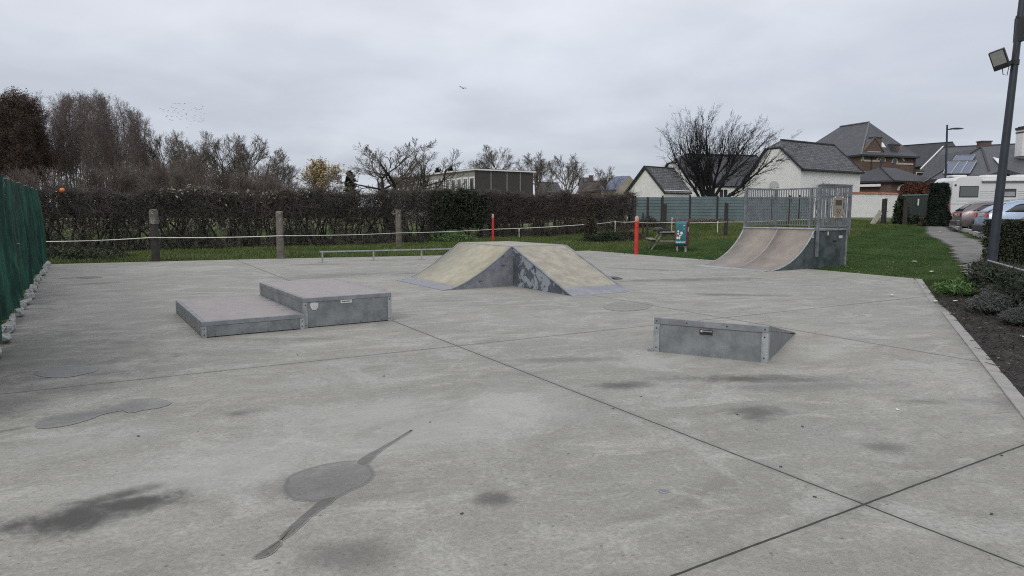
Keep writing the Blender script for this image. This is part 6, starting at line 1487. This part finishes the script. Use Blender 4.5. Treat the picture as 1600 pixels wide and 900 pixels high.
# fresh green weed at slab corner
rs = np.random.RandomState(8); b0 = G(1486, 462); t = thing('weed_plant', 'fresh green leafy weed at the slab corner', 'weed', (b0.x + .12, b0.y, -.01))
n = 260; az = rs.rand(n) * 2 * np.pi; rr = .42 * rs.rand(n) ** .6; B1 = np.stack([rr * np.cos(az), rr * np.sin(az), .36 * (1 - .4 * rr / .42) * (.4 + .6 * rs.rand(n))], 1); A1 = B1 * np.array([.2, .2, 0]); sticks('stems', A1, B1, np.full(n, .004), np.full(n, .002), 'weed', t)
k = rs.randint(0, n, 3200); C = A1[k] + (B1 - A1)[k] * (.25 + .75 * rs.rand(3200, 1)) + rs.normal(scale=.018, size=(3200, 3)); leaves('foliage', C, .036, 'weed', t, rs, aspect=2.2)
# leaf litter and twigs on the bed (uncountable)
N = 3400; x = rs.uniform(1.5, 10.5, N); y = rs.uniform(0, 14.5, N); bedp = np.array([(p.x, p.y) for p in SLAB[5:10]] + [(9, 0), (12, 8), (11.5, 14), (10, 14.3)])
ok = inside(x, y, bedp) & ~inside(x, y); x, y = x[ok], y[ok]; z = H(x, y) + .045
o = leaves('leaf_litter', np.stack([x, y, z], 1), .032, 'leaf_litter', None, rs, aspect=1.2); tag(o, 'scattered dry leaves on the dark mulch', 'leaves', kind='stuff')
N = 2600; x2 = rs.uniform(-13, 14, N); y2 = rs.uniform(14.5, 34, N); dd_ = distpoly(x2, y2); ok2 = (~inside(x2, y2) & (dd_ < 3.5)) | (inside(x2, y2) & (dd_ < .35)); x2, y2 = x2[ok2], y2[ok2]
zz = np.where(inside(x2, y2), .008, H(x2, y2) + .04); o2_ = leaves('fallen_leaves', np.stack([x2, y2, zz], 1), .045, 'brown_leaf', None, rs, aspect=1.2); tag(o2_, 'small brown leaves strewn over the grass and slab edge', 'leaves', kind='stuff')
# squash them to lie flat
v = np.zeros(len(o.data.vertices) * 3, np.float32); o.data.vertices.foreach_get('co', v); v = v.reshape(-1, 4, 3); cz0 = v[:, :, 2].mean(1, keepdims=True); v[:, :, 2] = cz0 + (v[:, :, 2] - cz0) * .35; o.data.vertices.foreach_set('co', v.ravel()); o.data.update()
N = 40000; x = rs.uniform(1.5, 12, N); y = rs.uniform(0, 14.5, N); ok = inside(x, y, bedp) & ~inside(x, y); x, y = x[ok], y[ok]; z = H(x, y) + .035; A1 = np.stack([x, y, z], 1); dd = rs.normal(size=A1.shape) * .05; dd[:, 2] = np.abs(dd[:, 2]) * .5
tag(sticks('mulch_debris', A1, A1 + dd, np.full(len(x), .005), np.full(len(x), .003), 'mulch_bits', None), 'twiggy debris covering the planting bed', 'debris', kind='stuff')

# ------------------------------------------------------------------ grass
def blades(name, n, poly, hmin, hmax, wd_, mat, seed, label, dens=None):
    rs = np.random.RandomState(seed); poly = np.array(poly); x0, y0 = poly.min(0); x1, y1 = poly.max(0)
    x = rs.uniform(x0, x1, n); y = rs.uniform(y0, y1, n); ok = inside(x, y, poly) & ~inside(x, y) & (distpoly(x, y) > .03) & ~inside(x, y, PATHP)
    x, y = x[ok], y[ok]; N = len(x); z = H(x, y) - .01
    cl = .5 + .5 * np.sin(x * 2.3 + np.sin(y * 1.7) * 2) * np.sin(y * 2.9 + np.sin(x * 1.1))
    hh = (hmin + (hmax - hmin) * rs.rand(N) * (.35 + .65 * cl)); a = rs.rand(N) * 2 * np.pi; w = wd_ * (.6 + .8 * rs.rand(N))
    sx, sy = np.cos(a) * w / 2, np.sin(a) * w / 2; lx, ly = rs.normal(size=N) * hh * .35, rs.normal(size=N) * hh * .35
    V = np.stack([np.stack([x - sx, y - sy, z], 1), np.stack([x + sx, y + sy, z], 1), np.stack([x + lx, y + ly, z + hh], 1)], 1)
    return tag(mesh_from_np(name, V.reshape(-1, 3), np.arange(N * 3).reshape(N, 3), mat), label, 'grass', kind='stuff')
PATHP = np.array(left + right)
blades('lawn_grass', 330000, [(3, 27), (9, 17), (9.5, 15.4), (10.8, 15), (14, 20), (20.8, 33), (25, 41), (20, 43), (8, 32)], .03, .075, .018, 'lawn', 1, 'short green lawn between the slab and the path')
blades('rough_grass', 170000, [(6, 31), (14, 30), (24, 40), (25, 52), (8, 44)], .05, .22, .025, 'rough_grass', 2, 'rough yellowish grass on the bank below the slat fence')
blades('verge_grass', 170000, [(-20, 20), (-14, 19.8), (-8, 22), (-2, 24.5), (3, 27), (9, 33), (8, 42), (-6, 34), (-25, 24)], .04, .2, .025, 'rough_grass', 3, 'grass verge between the slab and the leafless hedge')
blades('bed_grass', 24000, [(9.3, 15.6), (10.6, 15.2), (10.4, 13.6), (9.0, 12.6), (8.4, 12.6)], .03, .09, .012, 'lawn', 4, 'thin grass at the corner of the planting bed')
blades('hedge_grass', 26000, [(10.8, 14.8), (13.6, 18), (18, 24), (19, 27.4), (17.8, 25.5), (14.2, 19.2), (12.4, 15.6)], .04, .16, .025, 'rough_grass', 5, 'weedy grass along the foot of the clipped hedge')

# ------------------------------------------------------------------ litter and small finds
def scrap(px, py, s, mat, name, label, cat, grp=None, z=None, asp=1.6):
    p = G(px, py) if z is None else z
    m = MB(); n = 7; ph = rnd.uniform(0, 6); pts = []
    for k in range(n): a = 2 * math.pi * k / n; r_ = s * rnd.uniform(.7, 1.1); pts.append((r_ * asp * math.cos(a), r_ * math.sin(a), rnd.uniform(0, .3) * s))
    m.add(pts + [(0, 0, s * .35)], [(k, (k + 1) % n, n) for k in range(n)]); o = m.build(name, mat, solid=.002); o.location = (p.x, p.y, p.z + .004); o.rotation_euler = (0, 0, rnd.uniform(0, 3)); tag(o, label, cat, grp); return o
for (px, py) in [(958, 639), (1273, 777), (1549, 804), (1254, 667), (1002, 620), (1152, 648), (722, 803), (345, 580), (1220, 730), (1565, 712), (216, 682), (465, 555), (600, 588), (672, 660), (283, 455)]:
    scrap(px, py, rnd.uniform(.006, .010), 'bolt', 'leaf_scrap', 'tiny dark scrap of leaf lying on the concrete', 'leaf', 'dark scraps on the concrete')
scrap(600.5, 453.2, .02, 'red', 'litter_piece', 'tiny red scrap behind the taller skate box', 'litter', asp=2.5)
scrap(1402, 640.5, .012, 'litter', 'litter_piece', 'tiny white scrap on the concrete right of the launch ramp', 'litter')
for (px, Y, lab) in ((1428, 19.3, 'white paper scrap on the lawn'), (1465, 33, 'white scrap lying on the gravel path'), (1456, 16.9, 'pale scrap near the slab corner')): scrap(0, 0, .055, 'litter', 'litter_piece', lab, 'litter', z=on(px, Y, .06))
for (x, y, lab) in ((7.25, 11.4, 'pale pink scrap in the mulch'), (7.55, 11.35, 'long white scrap in the mulch'), (6.15, 7.95, 'cream leaf on the mulch near the right edge'), (7.0, 12.3, 'small pale chip by the kerb start')): scrap(0, 0, .035, 'litter', 'litter_piece', lab, 'litter', z=Vector((x, y, h(x, y) + .05)), asp=1.9)
p = G(1037, 768); t = thing('steel_anchor', 'small round steel anchor cap set in the concrete', 'anchor', p)
m = MB(); m.lathe((0, 0, 0), [(.028, 0), (.028, .003), (.022, .006), (.02, .004), (.009, .004), (.008, .009)], 20); m.build('disc', 'galv_dull', t, smooth=False)

# ------------------------------------------------------------------ birds
def bird_mesh():
    m = MB(); m.tube([(-.12, 0, 0), (-.05, 0, .01), (.03, 0, .015), (.1, 0, .01), (.13, 0, 0)], [.008, .03, .035, .022, .004], 6)
    m.add([(-.03, 0, .02), (.05, 0, .02), (.0, .16, .08), (-.02, .26, .04), (.0, -.16, .08), (-.02, -.26, .04)], [(0, 1, 2), (0, 2, 3), (1, 0, 4), (0, 5, 4)])
    return m
bd0 = None; lab0 = 'small dark bird in the flock above the leafless trees'
rb = random.Random(3)
for i in range(70):
    px = 248 + 74 * rb.random(); f = (px - 250) / 68; py = 172 + 30 * f * rb.random() + rb.gauss(0, 9) - 3 * f; Y = rb.uniform(72, 95); p = P(px, min(206, max(162, py)), Y)
    if bd0 is None: o = bird_mesh().build('bird', 'bird'); bd0 = o; tag(o, lab0, 'bird', 'flock of birds above the trees')
    else: o = bd0.copy(); COL.objects.link(o)
    o.location = p; s = rb.uniform(.3, .7); o.scale = (s, s, s); o.rotation_euler = (rb.uniform(-.5, .5), rb.uniform(-.3, .3), rb.uniform(0, 6.28))
for (px, py, Y, lab, s) in ((723, 138, 60, 'lone bird high in the sky above the school', 1.5), (1054, 178, 60, 'single bird left of the windswept tree', .9), (1048, 166, 70, 'second smaller bird left of the windswept tree', .7)):
    o = bird_mesh().build('bird', 'bird'); o.location = P(px, py, Y); o.scale = (s, s, s); o.rotation_euler = (.3, 0, 1.2); tag(o, lab, 'bird')

# far wooded band beyond the fields
rs = np.random.RandomState(77); N = 60000; x = rs.uniform(-330, 330, N); y = 215 + 20 * rs.rand(N) + .0006 * x * x; top = 5.2 + 1.4 * np.sin(x * .05) + 1.0 * np.sin(x * .17 + 1); z = top * rs.rand(N) ** .8
o = leaves('far_woodland', np.stack([x, y, z], 1), .95, 'hedge_leaf', None, rs); tag(o, 'low dark band of distant woodland on the horizon', 'woodland', kind='stuff')

# ------------------------------------------------------------------ world and sun
SUN_EL, SUN_AZ = R(38), R(205)    # high hazy sun, somewhere behind the camera to the left
w = bpy.data.worlds.new('World'); scn.world = w; w.use_nodes = True; t = w.node_tree; bg = t.nodes['Background']
sky = t.nodes.new('ShaderNodeTexSky'); sky.sky_type = 'NISHITA'; sky.sun_disc = False; sky.sun_elevation = SUN_EL; sky.sun_rotation = SUN_AZ; sky.dust_density = 3
co = node(t, 'ShaderNodeTexCoord').outputs['Generated']
sep = node(t, 'ShaderNodeSeparateXYZ', {0: co})
den = math_n(t, 'ADD', math_n(t, 'MAXIMUM', sep.outputs[2], 0.0), 0.16)      # cloud sheet seen in perspective
cv = node(t, 'ShaderNodeCombineXYZ', {0: math_n(t, 'DIVIDE', sep.outputs[0], den), 1: math_n(t, 'DIVIDE', sep.outputs[1], den), 2: 0.0}).outputs[0]
n1 = noise(t, cv, 0.55, 5, 0.5, 0.4); n2 = noise(t, cv, 1.7, 4, 0.5, 0.3)
nn = math_n(t, 'ADD', math_n(t, 'MULTIPLY', n1, .7), math_n(t, 'MULTIPLY', n2, .3))
cl = mixc(t, mr(t, nn, .36, .64), (4.5, 4.62, 5.0), (6.0, 6.1, 6.4))
el = mr(t, sep.outputs[2], 0.0, 0.42)
cl2 = mixc(t, el, (0.72, 0.75, 0.8), (1.0, 1.0, 1.0)); cl = mixc(t, 1.0, cl, cl2, 'MULTIPLY')
zen = mr(t, sep.outputs[2], 0.4, 1.0, 1.0, 1.45); zc = node(t, 'ShaderNodeCombineColor', {0: zen, 1: zen, 2: zen}).outputs[0]
cl = mixc(t, 1.0, cl, zc, 'MULTIPLY')
fin = mixc(t, .88, sky.outputs[0], cl)
t.links.new(fin, bg.inputs[0]); bg.inputs[1].default_value = 0.13
sd = bpy.data.lights.new('sun', 'SUN'); sd.energy = 0.8; sd.angle = R(20); sd.color = (1, .96, .9); so = bpy.data.objects.new('sun', sd); COL.objects.link(so)
dirv = Vector((math.sin(SUN_AZ) * math.cos(SUN_EL), math.cos(SUN_AZ) * math.cos(SUN_EL), math.sin(SUN_EL)))
so.rotation_euler = dirv.to_track_quat('Z', 'Y').to_euler(); so.location = (0, -20, 30)

scn.view_settings.view_transform = 'Standard'; scn.view_settings.look = 'None'; scn.view_settings.gamma = 1; scn.view_settings.exposure = 0.27
scn.view_settings.use_curve_mapping = False
scn.render.engine = 'CYCLES'
scn.cycles.filter_width = 1.1; scn.cycles.use_denoising = False
scn.cycles.max_bounces = 6; scn.cycles.transparent_max_bounces = 12
